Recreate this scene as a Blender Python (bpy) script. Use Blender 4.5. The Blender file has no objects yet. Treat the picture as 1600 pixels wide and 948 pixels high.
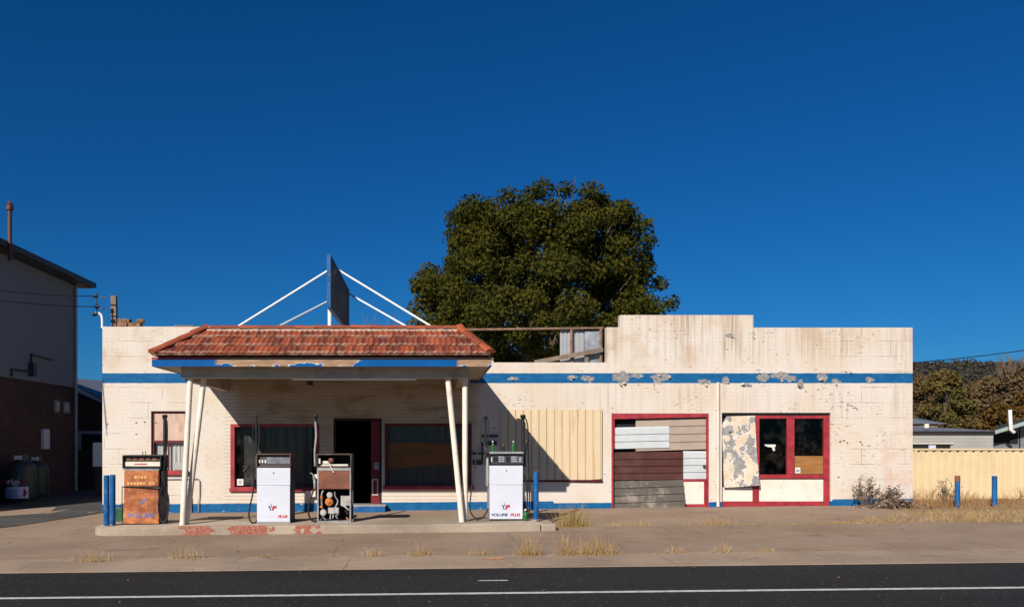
import bpy, math, random
import numpy as np
from mathutils import Vector, Matrix
R = math.radians
rnd = random.Random(7)
sc = bpy.context.scene
COL = sc.collection

# ------------------------------------------------------------------ measures
F = 1235.0           # focal length in photo pixels (1600 wide)
CU, CV, H = 670.0, 690.0, 1.646
def P(u, v, D): return Vector(((u-CU)*D/F, D, H+(CV-v)*D/F))
def FX(u): return (u-CU)/65.0
def FZ(v): return H+(CV-v)/65.0
YF = 19.0            # the facade plane
PROF = [(-40, -.17), (0, -.17), (9.6, -.204), (11.6, -.214), (12.7, -.19), (15.3, -.126), (19, 0.0), (23, .05), (60, .05)]
def prof(y):
    if y <= PROF[0][0]: return PROF[0][1]
    for (a, za), (b, zb) in zip(PROF, PROF[1:]):
        if y <= b: return za+(zb-za)*(y-a)/(b-a)
    return PROF[-1][1]
def gz(x, y): return .0106*max(-25, min(25, x))+prof(y)
def IZ(x): return .05+.0106*x          # top of the pump island

# ------------------------------------------------------------------ tags and mesh builder
def tag(o, label=None, cat=None, group=None, kind=None):
    if label: o['label'] = label
    if cat: o['category'] = cat
    if group: o['group'] = group
    if kind: o['kind'] = kind
    return o
def empty(name, loc, label=None, cat=None, group=None):
    o = bpy.data.objects.new(name, None); COL.objects.link(o); o.location = Vector(loc); o.empty_display_size = .2
    return tag(o, label, cat, group)
def wloc(o):
    v = Vector((0, 0, 0))
    while o: v = v+o.location; o = o.parent
    return v
def smooth_path(pts, sub=6):
    pts = [Vector(p) for p in pts]
    if len(pts) < 3: return pts
    out = []
    q = [pts[0]*2-pts[1]]+pts+[pts[-1]*2-pts[-2]]
    for i in range(1, len(q)-2):
        a, b, c, d = q[i-1], q[i], q[i+1], q[i+2]
        for k in range(sub):
            t = k/sub
            out.append(.5*((2*b)+(c-a)*t+(2*a-5*b+4*c-d)*t*t+(3*b-a-3*c+d)*t**3))
    out.append(pts[-1]); return out
class MB:
    def __init__(s): s.v = []; s.f = []; s.c = []
    def add(s, vs, fs, col=None):
        n = len(s.v); s.v += [tuple(p) for p in vs]; s.f += [tuple(i+n for i in f) for f in fs]
        s.c += [col]*len(fs); return s
    def box(s, x0, x1, y0, y1, z0, z1, col=None):
        return s.add([(x0,y0,z0),(x1,y0,z0),(x1,y1,z0),(x0,y1,z0),(x0,y0,z1),(x1,y0,z1),(x1,y1,z1),(x0,y1,z1)],
              [(0,3,2,1),(4,5,6,7),(0,1,5,4),(1,2,6,5),(2,3,7,6),(3,0,4,7)], col)
    def obox(s, c, sx, sy, sz, rot):
        m = Matrix.Translation(Vector(c)) @ rot.to_4x4()
        vs = [m @ Vector((a*sx/2, b*sy/2, d*sz/2)) for d in (-1,1) for a, b in ((-1,-1),(1,-1),(1,1),(-1,1))]
        return s.add(vs, [(0,3,2,1),(4,5,6,7),(0,1,5,4),(1,2,6,5),(2,3,7,6),(3,0,4,7)])
    def bar(s, a, b, w, h):          # a rectangular bar from a to b
        a, b = Vector(a), Vector(b); d = b-a; q = d.to_track_quat('X', 'Z').to_matrix()
        return s.obox((a+b)/2, d.length, w, h, q)
    def quad(s, a, b, c, d, col=None): return s.add([a,b,c,d], [(0,1,2,3)], col)
    def tube(s, pts, r, seg=8, sub=0, cap=True):
        pts = smooth_path(pts, sub) if sub else [Vector(p) for p in pts]
        rs = r if isinstance(r, (list, tuple)) else [r]*len(pts)
        if len(rs) != len(pts): rs = [rs[0]+(rs[-1]-rs[0])*i/(len(pts)-1) for i in range(len(pts))]
        vs = []; fs = []; up = None
        for i, p in enumerate(pts):
            d = (pts[min(i+1, len(pts)-1)]-pts[max(i-1, 0)])
            if d.length < 1e-7: d = Vector((0,0,1))
            d.normalize()
            if up is None: up = d.orthogonal().normalized()
            up = (up-d*up.dot(d))
            up = up.normalized() if up.length > 1e-6 else d.orthogonal().normalized()
            w = d.cross(up)
            for k in range(seg):
                t = 2*math.pi*k/seg; vs.append(p+(up*math.cos(t)+w*math.sin(t))*rs[i])
        for i in range(len(pts)-1):
            for k in range(seg):
                a = i*seg+k; b = i*seg+(k+1) % seg; fs.append((a, b, b+seg, a+seg))
        if cap: fs += [tuple(reversed(range(seg))), tuple(range((len(pts)-1)*seg, len(pts)*seg))]
        return s.add(vs, fs)
    def lathe(s, c, prof_, seg=20, axis='z', cap=True):
        vs = []; fs = []; c = Vector(c)
        for r, h in prof_:
            for k in range(seg):
                t = 2*math.pi*k/seg; a, b = r*math.cos(t), r*math.sin(t)
                vs.append(c+(Vector((a,b,h)) if axis == 'z' else Vector((a,h,b)) if axis == 'y' else Vector((h,a,b))))
        for i in range(len(prof_)-1):
            for k in range(seg):
                a = i*seg+k; b = i*seg+(k+1) % seg; fs.append((a, b, b+seg, a+seg))
        if cap: fs += [tuple(reversed(range(seg))), tuple(range((len(prof_)-1)*seg, len(prof_)*seg))]
        return s.add(vs, fs)
    def prism(s, pts, ext):
        n = len(pts); e = Vector(ext); pts = [Vector(p) for p in pts]
        return s.add(pts+[p+e for p in pts], [tuple(range(n)), tuple(reversed(range(n, 2*n)))]+[(i, i+n, (i+1) % n+n, (i+1) % n) for i in range(n)])
    def build(s, name, m, parent=None, base=None, bevel=0, smooth=True, label=None, cat=None, group=None, kind=None):
        me = bpy.data.meshes.new(name)
        arr = np.array(s.v, dtype=float)
        if parent is not None: off = wloc(parent); loc = Vector((0,0,0))
        else:
            lo, hi = arr.min(0), arr.max(0)
            off = Vector(base) if base is not None else Vector(((lo[0]+hi[0])/2, (lo[1]+hi[1])/2, lo[2])); loc = off
        me.from_pydata([tuple(r) for r in (arr-np.array(off))], [], s.f)
        me.materials.append(m)
        if any(c is not None for c in s.c):
            at = me.attributes.new('tint', 'FLOAT_COLOR', 'FACE')
            at.data.foreach_set('color', np.array([(*(c or (.5,0,0)), 1.0) for c in s.c], dtype=np.float32).ravel())
        me.validate(); me.update()
        import bmesh
        bm = bmesh.new(); bm.from_mesh(me); bmesh.ops.recalc_face_normals(bm, faces=bm.faces); bm.to_mesh(me); bm.free()
        if smooth:
            me.polygons.foreach_set('use_smooth', [True]*len(me.polygons)); me.set_sharp_from_angle(angle=R(38))
        o = bpy.data.objects.new(name, me); COL.objects.link(o); o.location = loc
        if parent is not None: o.parent = parent
        if bevel:
            b = o.modifiers.new('bevel', 'BEVEL'); b.width = bevel; b.segments = 2; b.limit_method = 'ANGLE'; b.angle_limit = R(40)
        return tag(o, label, cat, group, kind)
def quads_obj(name, V, m, parent=None, base=None, **kw):
    """V: (n,4,3) array of free quads -> one mesh"""
    n = len(V); arr = V.reshape(-1, 3)
    if parent is not None: off = np.array(wloc(parent)); loc = (0,0,0)
    else: off = np.array(base); loc = base
    me = bpy.data.meshes.new(name); me.vertices.add(4*n); me.loops.add(4*n); me.polygons.add(n)
    me.vertices.foreach_set('co', (arr-off).astype(np.float32).ravel())
    me.loops.foreach_set('vertex_index', np.arange(4*n, dtype=np.int32))
    me.polygons.foreach_set('loop_start', np.arange(0, 4*n, 4, dtype=np.int32))
    me.update(calc_edges=True); me.validate(); me.materials.append(m)
    o = bpy.data.objects.new(name, me); COL.objects.link(o); o.location = loc
    if parent is not None: o.parent = parent
    return tag(o, **kw)
def text(s, size, loc, m, parent, name='lettering', align='CENTER', shear=0, bold=0, extrude=.0015, sx=1, dup=0):
    cu = bpy.data.curves.new('t', 'FONT'); cu.body = s; cu.size = size; cu.align_x = align; cu.shear = shear; cu.offset = 0; dup = dup or bold; cu.extrude = extrude
    o = bpy.data.objects.new('t', cu); COL.objects.link(o)
    dg = bpy.context.evaluated_depsgraph_get(); dg.update()
    me = bpy.data.meshes.new_from_object(o.evaluated_get(dg)); bpy.data.objects.remove(o); bpy.data.curves.remove(cu)
    L = Vector(loc)-(wloc(parent) if parent else Vector((0,0,0)))
    for v in me.vertices: v.co = Vector((v.co.x*sx, -v.co.z, v.co.y))+L
    me.name = name; me.materials.clear(); me.materials.append(m)
    q = bpy.data.objects.new(name, me); COL.objects.link(q); q.parent = parent
    if dup:
        import bmesh
        bm = bmesh.new(); bm.from_mesh(me); n0 = list(bm.verts)
        for k, dx in enumerate((-dup, dup)):
            t2 = me.copy(); t2.transform(Matrix.Translation((dx, .0003*(k+1), 0))); bm.from_mesh(t2); bpy.data.meshes.remove(t2)
        bm.to_mesh(me); bm.free()
    return q

# ------------------------------------------------------------------ materials
def lin(c): return tuple((x/12.92 if x <= .04045 else ((x+.055)/1.055)**2.4) for x in (k/255 for k in c))
def nd(nt, typ, ins=None, **at):
    n = nt.nodes.new(typ)
    for k, v in at.items(): setattr(n, k, v)
    for k, v in (ins or {}).items():
        if isinstance(v, bpy.types.NodeSocket): nt.links.new(v, n.inputs[k])
        else:
            if isinstance(v, tuple) and len(v) == 3 and n.inputs[k].type == 'RGBA': v = (*v, 1)
            n.inputs[k].default_value = v
    return n
def mth(nt, op, a, b=0.0, c=None, clamp=False):
    n = nd(nt, 'ShaderNodeMath', {0: a, 1: b}, operation=op, use_clamp=clamp)
    if c is not None:
        if isinstance(c, bpy.types.NodeSocket): nt.links.new(c, n.inputs[2])
        else: n.inputs[2].default_value = c
    return n.outputs[0]
def mix(nt, f, a, b, blend='MIX'): return nd(nt, 'ShaderNodeMix', {0: f, 6: a, 7: b}, data_type='RGBA', blend_type=blend).outputs[2]
def ramp(nt, x, lo, hi, a=0.0, b=1.0): return nd(nt, 'ShaderNodeMapRange', {0: x, 1: lo, 2: hi, 3: a, 4: b}, interpolation_type='SMOOTHSTEP').outputs[0]
def noise(nt, vec, scale, detail=3.0, rough=.55, dist=0.0):
    return nd(nt, 'ShaderNodeTexNoise', {'Vector': vec, 'Scale': scale, 'Detail': detail, 'Roughness': rough, 'Distortion': dist}).outputs[0]
def vmul(nt, v, k): return nd(nt, 'ShaderNodeVectorMath', {0: v, 1: k}, operation='MULTIPLY').outputs[0]
def xyz(nt, v): 
    n = nd(nt, 'ShaderNodeSeparateXYZ', {0: v}); return n.outputs[0], n.outputs[1], n.outputs[2]
def cxyz(nt, x, y, z): return nd(nt, 'ShaderNodeCombineXYZ', {0: x, 1: y, 2: z}).outputs[0]
def pos(nt): return nt.nodes.new('ShaderNodeNewGeometry').outputs['Position']
def newmat(name):
    m = bpy.data.materials.new(name); m.use_nodes = True; nt = m.node_tree
    return m, nt, nt.nodes['Principled BSDF']
def bump(nt, bs, h, strength=.3, dist=.01):
    n = nd(nt, 'ShaderNodeBump', {'Strength': strength, 'Distance': dist, 'Height': h}); nt.links.new(n.outputs[0], bs.inputs['Normal'])
def setc(nt, bs, c):
    if isinstance(c, bpy.types.NodeSocket): nt.links.new(c, bs.inputs['Base Color'])
    else: bs.inputs['Base Color'].default_value = (*c, 1)
def between(nt, x, a, b, s=.02):
    return mth(nt, 'MULTIPLY', ramp(nt, x, a-s, a+s), ramp(nt, x, b-s, b+s, 1.0, 0.0))
def mx(nt, *a):
    r = a[0]
    for k in a[1:]: r = mth(nt, 'MAXIMUM', r, k)
    return r
def simple(name, col, rough=.7, var=.18, scale=4.0, bmp=.15, bscale=60.0, metal=0.0, dirt=None, dirt_amt=.0, dscale=2.5, spec=.35, stretch=(1,1,1), coat=0):
    m, nt, bs = newmat(name); p = pos(nt); pv = vmul(nt, p, stretch)
    n = noise(nt, pv, scale, 4.0)
    c = mix(nt, ramp(nt, n, .3, .7), tuple(x*(1-var) for x in col), tuple(min(1, x*(1+var)) for x in col))
    if dirt is not None:
        dn = noise(nt, pv, dscale, 6.0, .65)
        c = mix(nt, mth(nt, 'MULTIPLY', ramp(nt, dn, .5, .72), dirt_amt), c, dirt)
    setc(nt, bs, c); bs.inputs['Roughness'].default_value = rough; bs.inputs['Metallic'].default_value = metal
    bs.inputs['Specular IOR Level'].default_value = spec
    rn = ramp(nt, n, .2, .8, max(0, rough-.1), min(1, rough+.12)); nt.links.new(rn, bs.inputs['Roughness'])
    if bmp: bump(nt, bs, noise(nt, p, bscale, 3.0), bmp, .006)
    return m

CREAM = (.585, .53, .475); BLUE = (.001, .082, .225); REDP = (.30, .026, .036)
M = {}
def facade_mat():
    m, nt, bs = newmat('painted_brick'); p = pos(nt); x, y, z = xyz(nt, p)
    p2 = cxyz(nt, mth(nt, 'ADD', x, y), z, 0.0)
    br = nd(nt, 'ShaderNodeTexBrick', {'Vector': p2, 'Scale': 1.0, 'Mortar Size': .005, 'Mortar Smooth': .3, 'Brick Width': .24, 'Row Height': .086,
            'Color1': (.5,.5,.5), 'Color2': (.62,.62,.62), 'Mortar': (0,0,0)})
    fac = br.outputs['Fac']
    c = mix(nt, ramp(nt, noise(nt, p, .9, 5.0), .35, .68), CREAM, (.56, .475, .385))
    c = mix(nt, mth(nt, 'MULTIPLY', nd(nt, 'ShaderNodeRGBToBW', {0: br.outputs['Color']}).outputs[0], .10), c, (.78, .68, .56))
    mort_amt = mth(nt, 'MULTIPLY', fac, ramp(nt, noise(nt, p, 2.2, 3.0), .38, .66, .01, .20))
    c = mix(nt, mort_amt, c, (.30, .22, .15))
    # big render joints at the left and right ends
    b2 = nd(nt, 'ShaderNodeTexBrick', {'Vector': p2, 'Scale': 1.0, 'Mortar Size': .007, 'Mortar Smooth': .2, 'Brick Width': 1.05, 'Row Height': .37}, offset=.33).outputs['Fac']
    ends = mx(nt, ramp(nt, x, -5.6, -5.9), ramp(nt, x, 9.7, 10.0))
    jm = mth(nt, 'MULTIPLY', mth(nt, 'MULTIPLY', b2, ends), ramp(nt, noise(nt, p, 1.7, 4.0), .42, .6, 0, .75))
    c = mix(nt, jm, c, (.26, .17, .11))
    # worn pinkish masonry at the right-hand corner, low down
    pk = mth(nt, 'MULTIPLY', ramp(nt, x, 10.2, 11.1), mth(nt, 'MULTIPLY', ramp(nt, noise(nt, p, 2.6, 6.0, .7), .46, .56), ramp(nt, z, 2.4, 1.5)))
    c = mix(nt, mth(nt, 'MULTIPLY', pk, .55), c, (.55, .38, .29))
    # rain streaks, running down from the parapet and from under the band
    sv = vmul(nt, p, (7.0, 1.0, .28)); st = mx(nt, ramp(nt, noise(nt, sv, 1.0, 6.0, .66), .46, .66), mth(nt, 'MULTIPLY', ramp(nt, noise(nt, vmul(nt, p, (19, 1, .35)), 1.0, 4.0, .6), .48, .68), .8))
    big = ramp(nt, noise(nt, vmul(nt, p, (.9, 1, .05)), 1.0, 2.0), .42, .66)
    ax = ramp(nt, x, 3.0, 4.6, .35, 1.0)
    hi = mth(nt, 'MULTIPLY', mth(nt, 'MULTIPLY', mx(nt, mth(nt, 'MULTIPLY', between(nt, z, 3.6, 5.2, .35), 1.0), mth(nt, 'MULTIPLY', between(nt, z, 2.2, 3.1, .5), .55)), ax), mth(nt, 'ADD', mth(nt, 'MULTIPLY', big, .6), .4))
    c = mix(nt, mth(nt, 'MULTIPLY', mth(nt, 'MULTIPLY', st, hi), .78), c, (.27, .165, .085))
    c = mix(nt, mth(nt, 'MULTIPLY', mth(nt, 'MULTIPLY', ramp(nt, noise(nt, p, 1.3, 5.0, .65), .48, .7), between(nt, z, 3.4, 5.4, .3)), .5), c, (.42, .29, .18))
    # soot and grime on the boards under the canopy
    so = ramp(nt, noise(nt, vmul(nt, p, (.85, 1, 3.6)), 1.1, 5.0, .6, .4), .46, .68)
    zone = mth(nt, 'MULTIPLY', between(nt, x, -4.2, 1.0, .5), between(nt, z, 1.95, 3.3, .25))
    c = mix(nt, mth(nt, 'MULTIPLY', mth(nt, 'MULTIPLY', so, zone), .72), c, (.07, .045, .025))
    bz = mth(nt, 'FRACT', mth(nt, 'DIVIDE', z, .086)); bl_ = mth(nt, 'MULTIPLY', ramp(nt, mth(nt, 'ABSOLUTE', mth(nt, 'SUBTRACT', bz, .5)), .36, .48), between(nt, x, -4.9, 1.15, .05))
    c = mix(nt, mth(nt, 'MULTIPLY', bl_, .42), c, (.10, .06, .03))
    shade_tint = mth(nt, 'MULTIPLY', between(nt, x, -4.6, 1.15, .2), between(nt, z, 1.2, 3.4, .3))  # brown canopy shade painted into the wall colour, apart from the grime
    c = mix(nt, mth(nt, 'MULTIPLY', shade_tint, .55), c, (.34, .225, .115))
    # fine chips
    ch = ramp(nt, noise(nt, vmul(nt, p, (.8, 1, 2.1)), 10.0, 4.0, .62), .595, .615)
    ch = mth(nt, 'MULTIPLY', ch, mth(nt, 'MULTIPLY', ramp(nt, noise(nt, p, 1.6, 3.0), .50, .60), ramp(nt, x, -1.0, 4.0, .45, 1.0)))
    c = mix(nt, mth(nt, 'MULTIPLY', ch, .8), c, (.19, .14, .11))
    wash = mth(nt, 'MULTIPLY', ramp(nt, noise(nt, vmul(nt, p, (1, 1, 3)), 3.0, 6.0, .7), .62, .68), .35)
    c = mix(nt, wash, c, (.72, .63, .53))
    # blue band, flaked to grey render on the right
    zw = mth(nt, 'ADD', z, mth(nt, 'MULTIPLY', mth(nt, 'SUBTRACT', noise(nt, p, 6.0, 4.0), .5), .018))
    band = mth(nt, 'MULTIPLY', between(nt, zw, FZ(598.3), FZ(582.8), .006), mth(nt, 'SUBTRACT', 1.0, between(nt, x, -4.93, 1.0, .004)))
    bl = mix(nt, ramp(nt, noise(nt, vmul(nt, p, (1, 1, 4)), 3.0, 5.0, .65), .40, .75), BLUE, (.010, .12, .28))
    bl = mix(nt, mth(nt, 'MULTIPLY', ramp(nt, noise(nt, p, 11.0, 5.0, .7), .60, .68), .5), bl, (.12, .22, .38))
    c = mix(nt, band, c, bl)
    PT = [(968,590,10,10), (976,588,8,9), (993,587,10,4), (1027,590,9,8), (1038,588,9,6), (1101,597,8,5), (1133,594,6,6), (1191,589,9,7), (1219,587,11,7), (1235,590,8,6), (1284,589,8,7), (1305,595,6,5), (893,590,7,4), (918,591,9,6), (803,591,8,3), (1141,524,6,4), (1250,601,5,9), (1359,593,6,5), (1168,602,7,3)]
    q = None; pn = noise(nt, vmul(nt, p, (.8, 1, 1.2)), 6.0, 7.0, .68); pw = mth(nt, 'MULTIPLY', mth(nt, 'SUBTRACT', pn, .53), 5.5)
    for (pu, pv, ru, rv) in PT:
        ex = mth(nt, 'MULTIPLY', mth(nt, 'SUBTRACT', x, FX(pu)), 65.0/(ru*1.25)); ez = mth(nt, 'MULTIPLY', mth(nt, 'SUBTRACT', z, FZ(pv)), 65.0/(rv*.92))
        e = mth(nt, 'SUBTRACT', 1.0, mth(nt, 'ADD', mth(nt, 'MULTIPLY', ex, ex), mth(nt, 'MULTIPLY', ez, ez))); q = e if q is None else mth(nt, 'MAXIMUM', q, e)
    peel = mth(nt, 'MULTIPLY', ramp(nt, mth(nt, 'ADD', q, pw), -.03, .03), ramp(nt, q, -1.9, -1.6))
    c = mix(nt, peel, c, mix(nt, ramp(nt, noise(nt, p, 14.0, 4.0), .35, .65), (.15, .15, .16), (.30, .285, .27)))
    # blue plinth
    pt = mth(nt, 'ADD', mth(nt, 'MULTIPLY', x, .0072), .20)
    step = mth(nt, 'MULTIPLY', between(nt, x, 3.0, 9.7, .01), -.045)
    pt = mth(nt, 'ADD', pt, step)
    d = mth(nt, 'SUBTRACT', zw, pt); pm = ramp(nt, d, .006, -.006)
    wb = ramp(nt, noise(nt, vmul(nt, p, (1, 1, 2)), 5.0, 6.0, .7), .60, .64)
    wx = mx(nt, ramp(nt, x, 10.0, 10.6), mth(nt, 'MULTIPLY', between(nt, x, -6.5, -2.5, .3), .8), mth(nt, 'MULTIPLY', between(nt, x, .3, 2.8, .2), .4))
    pc = mix(nt, mth(nt, 'MULTIPLY', wb, wx), bl, (.55, .48, .42))
    c = mix(nt, pm, c, pc)
    setc(nt, bs, c); bs.inputs['Roughness'].default_value = .82; bs.inputs['Specular IOR Level'].default_value = .25
    hgt = mth(nt, 'SUBTRACT', mth(nt, 'MULTIPLY', noise(nt, p, 30.0, 4.0), .35), mth(nt, 'MULTIPLY', fac, .40))
    hgt = mth(nt, 'SUBTRACT', hgt, mth(nt, 'ADD', mth(nt, 'MULTIPLY', peel, .8), mth(nt, 'MULTIPLY', ch, .5)))
    bump(nt, bs, hgt, .5, .006); return m
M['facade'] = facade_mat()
M['red'] = simple('red_paint', REDP, .55, .22, 5, .12, 40, dirt=(.18,.05,.05), dirt_amt=.6, dscale=9)
M['darkred'] = simple('dark_red_paint', (.10, .010, .014), .55, .2, 5, .1, 40, dirt=(.09,.03,.03), dirt_amt=.5, dscale=9)  # deeper red than the main frame paint, with blotches
M['white'] = simple('white_paint', (.72, .63, .54), .55, .06, 2, .08, 30, dirt=(.36,.27,.2), dirt_amt=.35, dscale=5)
M['postwhite'] = simple('post_paint', (.72, .64, .53), .5, .07, 3, .08, 30, dirt=(.35,.27,.18), dirt_amt=.5, dscale=4)
M['pipewhite'] = simple('white_pipe', (.72, .72, .70), .45, .05, 3, .03)
M['blue'] = simple('blue_paint', (.0015, .082, .25), .45, .2, 4, .1, 40, dirt=(.16,.2,.26), dirt_amt=.45, dscale=14)
M['black'] = simple('black_rubber', (.012, .012, .013), .5, .2, 6, .05)
M['darkmetal'] = simple('dark_metal', (.035, .034, .034), .5, .3, 6, .1, metal=.0, dirt=(.10,.05,.03), dirt_amt=.6, dscale=8)
M['grey'] = simple('grey_metal', (.28, .28, .28), .5, .15, 6, .08, dirt=(.16,.10,.07), dirt_amt=.6, dscale=9)
M['alu'] = simple('aluminium', (.42, .42, .42), .38, .12, 8, .05, metal=.5)
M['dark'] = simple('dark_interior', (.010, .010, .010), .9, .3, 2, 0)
M['soffit'] = simple('soffit_paint', (.40, .35, .28), .75, .12, 2, .1, 25, dirt=(.10,.06,.03), dirt_amt=.7, dscale=2)
M['beam'] = simple('beam_paint', (.42, .36, .28), .65, .1, 2, .08, 30, dirt=(.16,.11,.07), dirt_amt=.5, dscale=2.5)
M['timber'] = simple('bare_timber', (.26, .165, .10), .8, .3, 3, .3, 50, stretch=(.6,.6,4))
M['oldwood'] = simple('weathered_timber', (.19, .14, .105), .85, .3, 4, .3, 40, stretch=(1,1,.4))
M['rustpipe'] = simple('rusty_pipe', (.20, .115, .075), .75, .3, 8, .2, dirt=(.10,.045,.025), dirt_amt=.8, dscale=5)
M['ply'] = simple('brown_board', (.27, .12, .035), .6, .16, 3, .08, 30, stretch=(.6,1,3))
M['concrete'] = None
def canopy_fascia():
    m, nt, bs = newmat('peeling_fascia'); p = pos(nt); x, y, z = xyz(nt, p)
    wood = mix(nt, ramp(nt, noise(nt, vmul(nt, p, (1.5, 1, 22)), 2.0, 5.0), .35, .7), (.38, .25, .16), (.20, .12, .075))
    blue = mix(nt, ramp(nt, noise(nt, p, 5.0, 4.0), .3, .7), (.001, .070, .25), (.002, .085, .28))
    n = noise(nt, vmul(nt, p, (2.4, 1, 3.2)), 1.0, 5.0, .55)
    topb = ramp(nt, z, 3.12, 3.25, -.055, .13)
    zone = mx(nt, between(nt, x, -4.15, -1.35, .06), ramp(nt, x, .52, .60))
    thr = mth(nt, 'ADD', n, topb)
    pl = mth(nt, 'MULTIPLY', ramp(nt, thr, .455, .47), zone)
    topstrip = ramp(nt, mth(nt, 'ADD', z, mth(nt, 'MULTIPLY', n, .03)), 3.268, 3.274)
    c = mix(nt, topstrip, blue, mix(nt, ramp(nt, x, -4.0, -3.7), (.36, .07, .075), (.40, .24, .17)))
    edge = mth(nt, 'MULTIPLY', mth(nt, 'MULTIPLY', ramp(nt, thr, .437, .447), zone), ramp(nt, thr, .47, .455))
    c = mix(nt, pl, c, wood); c = mix(nt, mth(nt, 'MULTIPLY', edge, .8), c, (.66, .60, .54))
    setc(nt, bs, c); bs.inputs['Roughness'].default_value = .6; bs.inputs['Specular IOR Level'].default_value = .08
    bump(nt, bs, mth(nt, 'SUBTRACT', mth(nt, 'MULTIPLY', noise(nt, p, 40.0), .2), pl), .5, .006); return m
M['fascia'] = canopy_fascia()
def tile_mat():
    m, nt, bs = newmat('terracotta_tiles'); p = pos(nt)
    t = nd(nt, 'ShaderNodeAttribute', attribute_name='tint', attribute_type='GEOMETRY').outputs['Color']
    g, eg, _ = xyz(nt, t)
    c = mix(nt, g, (.105, .019, .009), (.32, .068, .020))
    n = noise(nt, p, 9.0, 6.0, .65)
    c = mix(nt, mth(nt, 'MULTIPLY', ramp(nt, n, .48, .75), .55), c, (.12, .035, .025))
    li = ramp(nt, noise(nt, p, 17.0, 3.0, .6), .70, .73)
    c = mix(nt, mth(nt, 'MULTIPLY', li, .8), c, (.50, .40, .22))
    c = mix(nt, mth(nt, 'MULTIPLY', ramp(nt, noise(nt, p, 5.0, 5.0, .7), .58, .72), .28), c, (.32, .17, .10))
    c = mix(nt, mth(nt, 'MULTIPLY', eg, ramp(nt, noise(nt, p, 7.0, 4.0), .42, .60, .1, .85)), c, (.36, .22, .15))
    setc(nt, bs, c); bs.inputs['Roughness'].default_value = .7
    bump(nt, bs, noise(nt, p, 50.0, 4.0), .3, .006); return m
M['tile'] = tile_mat()
M['mortar'] = simple('tile_mortar', (.36, .25, .19), .9, .25, 9, .4, 40)
def concrete_mat(name, a, b, crack=True, joints=0, island=False):
    m, nt, bs = newmat(name); p = pos(nt); x, y, z = xyz(nt, p)
    c = mix(nt, ramp(nt, noise(nt, p, .55, 6.0, .6), .32, .68), a, b)
    c = mix(nt, mth(nt, 'MULTIPLY', ramp(nt, noise(nt, vmul(nt, p, (.35, 2.2, 1)), 1.6, 5.0, .65), .52, .74), .45), c, tuple(k*.62 for k in a))
    c = mix(nt, mth(nt, 'MULTIPLY', ramp(nt, noise(nt, p, 7.0, 6.0, .7), .50, .72), .3), c, tuple(min(1, k*1.35) for k in b))
    sp = ramp(nt, noise(nt, p, 38.0, 2.0), .66, .72)
    c = mix(nt, mth(nt, 'MULTIPLY', sp, .4), c, tuple(k*.45 for k in a))
    h = mth(nt, 'MULTIPLY', noise(nt, p, 60.0, 4.0), .3)
    if crack:
        w = nd(nt, 'ShaderNodeVectorMath', {0: p, 1: vmul(nt, nd(nt, 'ShaderNodeTexNoise', {'Vector': p, 'Scale': 1.1, 'Detail': 5.0}).outputs['Color'], (.9, .9, .9))}, operation='ADD').outputs[0]
        v = nd(nt, 'ShaderNodeTexVoronoi', {'Vector': vmul(nt, w, (1, 1, 0)), 'Scale': .42}, feature='DISTANCE_TO_EDGE').outputs['Distance']
        ck = mth(nt, 'MULTIPLY', ramp(nt, v, .006, .002), ramp(nt, noise(nt, p, .45, 2.0), .54, .60))
        c = mix(nt, mth(nt, 'MULTIPLY', ck, .5), c, (.09, .065, .045)); h = mth(nt, 'SUBTRACT', h, ck)
    if joints:
        fx = mth(nt, 'FRACT', mth(nt, 'DIVIDE', mth(nt, 'ADD', x, mth(nt, 'MULTIPLY', noise(nt, p, 3.0, 4.0), .04)), joints)); jl = mth(nt, 'MULTIPLY', ramp(nt, mth(nt, 'ABSOLUTE', mth(nt, 'SUBTRACT', fx, .5)), .0045*3/joints, .002*3/joints), ramp(nt, noise(nt, p, 1.2, 3.0), .40, .55))
        c = mix(nt, mth(nt, 'MULTIPLY', jl, .55), c, (.07, .05, .035)); h = mth(nt, 'SUBTRACT', h, jl)
        oil = ramp(nt, noise(nt, vmul(nt, p, (.8, 1.3, 1)), 1.0, 4.0, .55), .60, .72); c = mix(nt, mth(nt, 'MULTIPLY', oil, .30), c, tuple(k*.4 for k in a))
    if island:
        xw_ = mth(nt, 'ADD', x, mth(nt, 'MULTIPLY', mth(nt, 'SUBTRACT', noise(nt, vmul(nt, p, (1, 1, 1.6)), 3.0, 5.0, .6), .5), .75))
        r = ramp(nt, noise(nt, p, 7.0, 5.0, .65), .60, .57)
        zx = mx(nt, between(nt, xw_, -4.78, -4.20, .01), between(nt, xw_, -3.85, -3.0, .01), between(nt, xw_, -2.55, -2.2, .01))
        rm = mth(nt, 'MULTIPLY', mth(nt, 'MULTIPLY', r, zx), ramp(nt, y, 15.5, 15.42))
        c = mix(nt, rm, c, mix(nt, ramp(nt, noise(nt, p, 24.0, 4.0), .4, .65), (.26, .075, .05), (.34, .16, .115)))
        h = mth(nt, 'ADD', h, mth(nt, 'MULTIPLY', rm, .6))
    setc(nt, bs, c); bs.inputs['Roughness'].default_value = .9; bs.inputs['Specular IOR Level'].default_value = .2
    bump(nt, bs, h, .45, .008); return m
M['apron'] = concrete_mat('apron_concrete', (.235, .168, .118), (.295, .215, .155), joints=4.3)
M['path'] = concrete_mat('footpath_concrete', (.215, .155, .110), (.275, .202, .148), joints=3.1)
M['gutter'] = concrete_mat('gutter_concrete', (.245, .180, .130), (.33, .25, .185), joints=2.45)
M['island'] = concrete_mat('island_concrete', (.26, .205, .155), (.38, .31, .24), crack=False, island=True)
M['soil'] = concrete_mat('bare_soil', (.22, .15, .09), (.30, .21, .12), crack=False)
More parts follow.
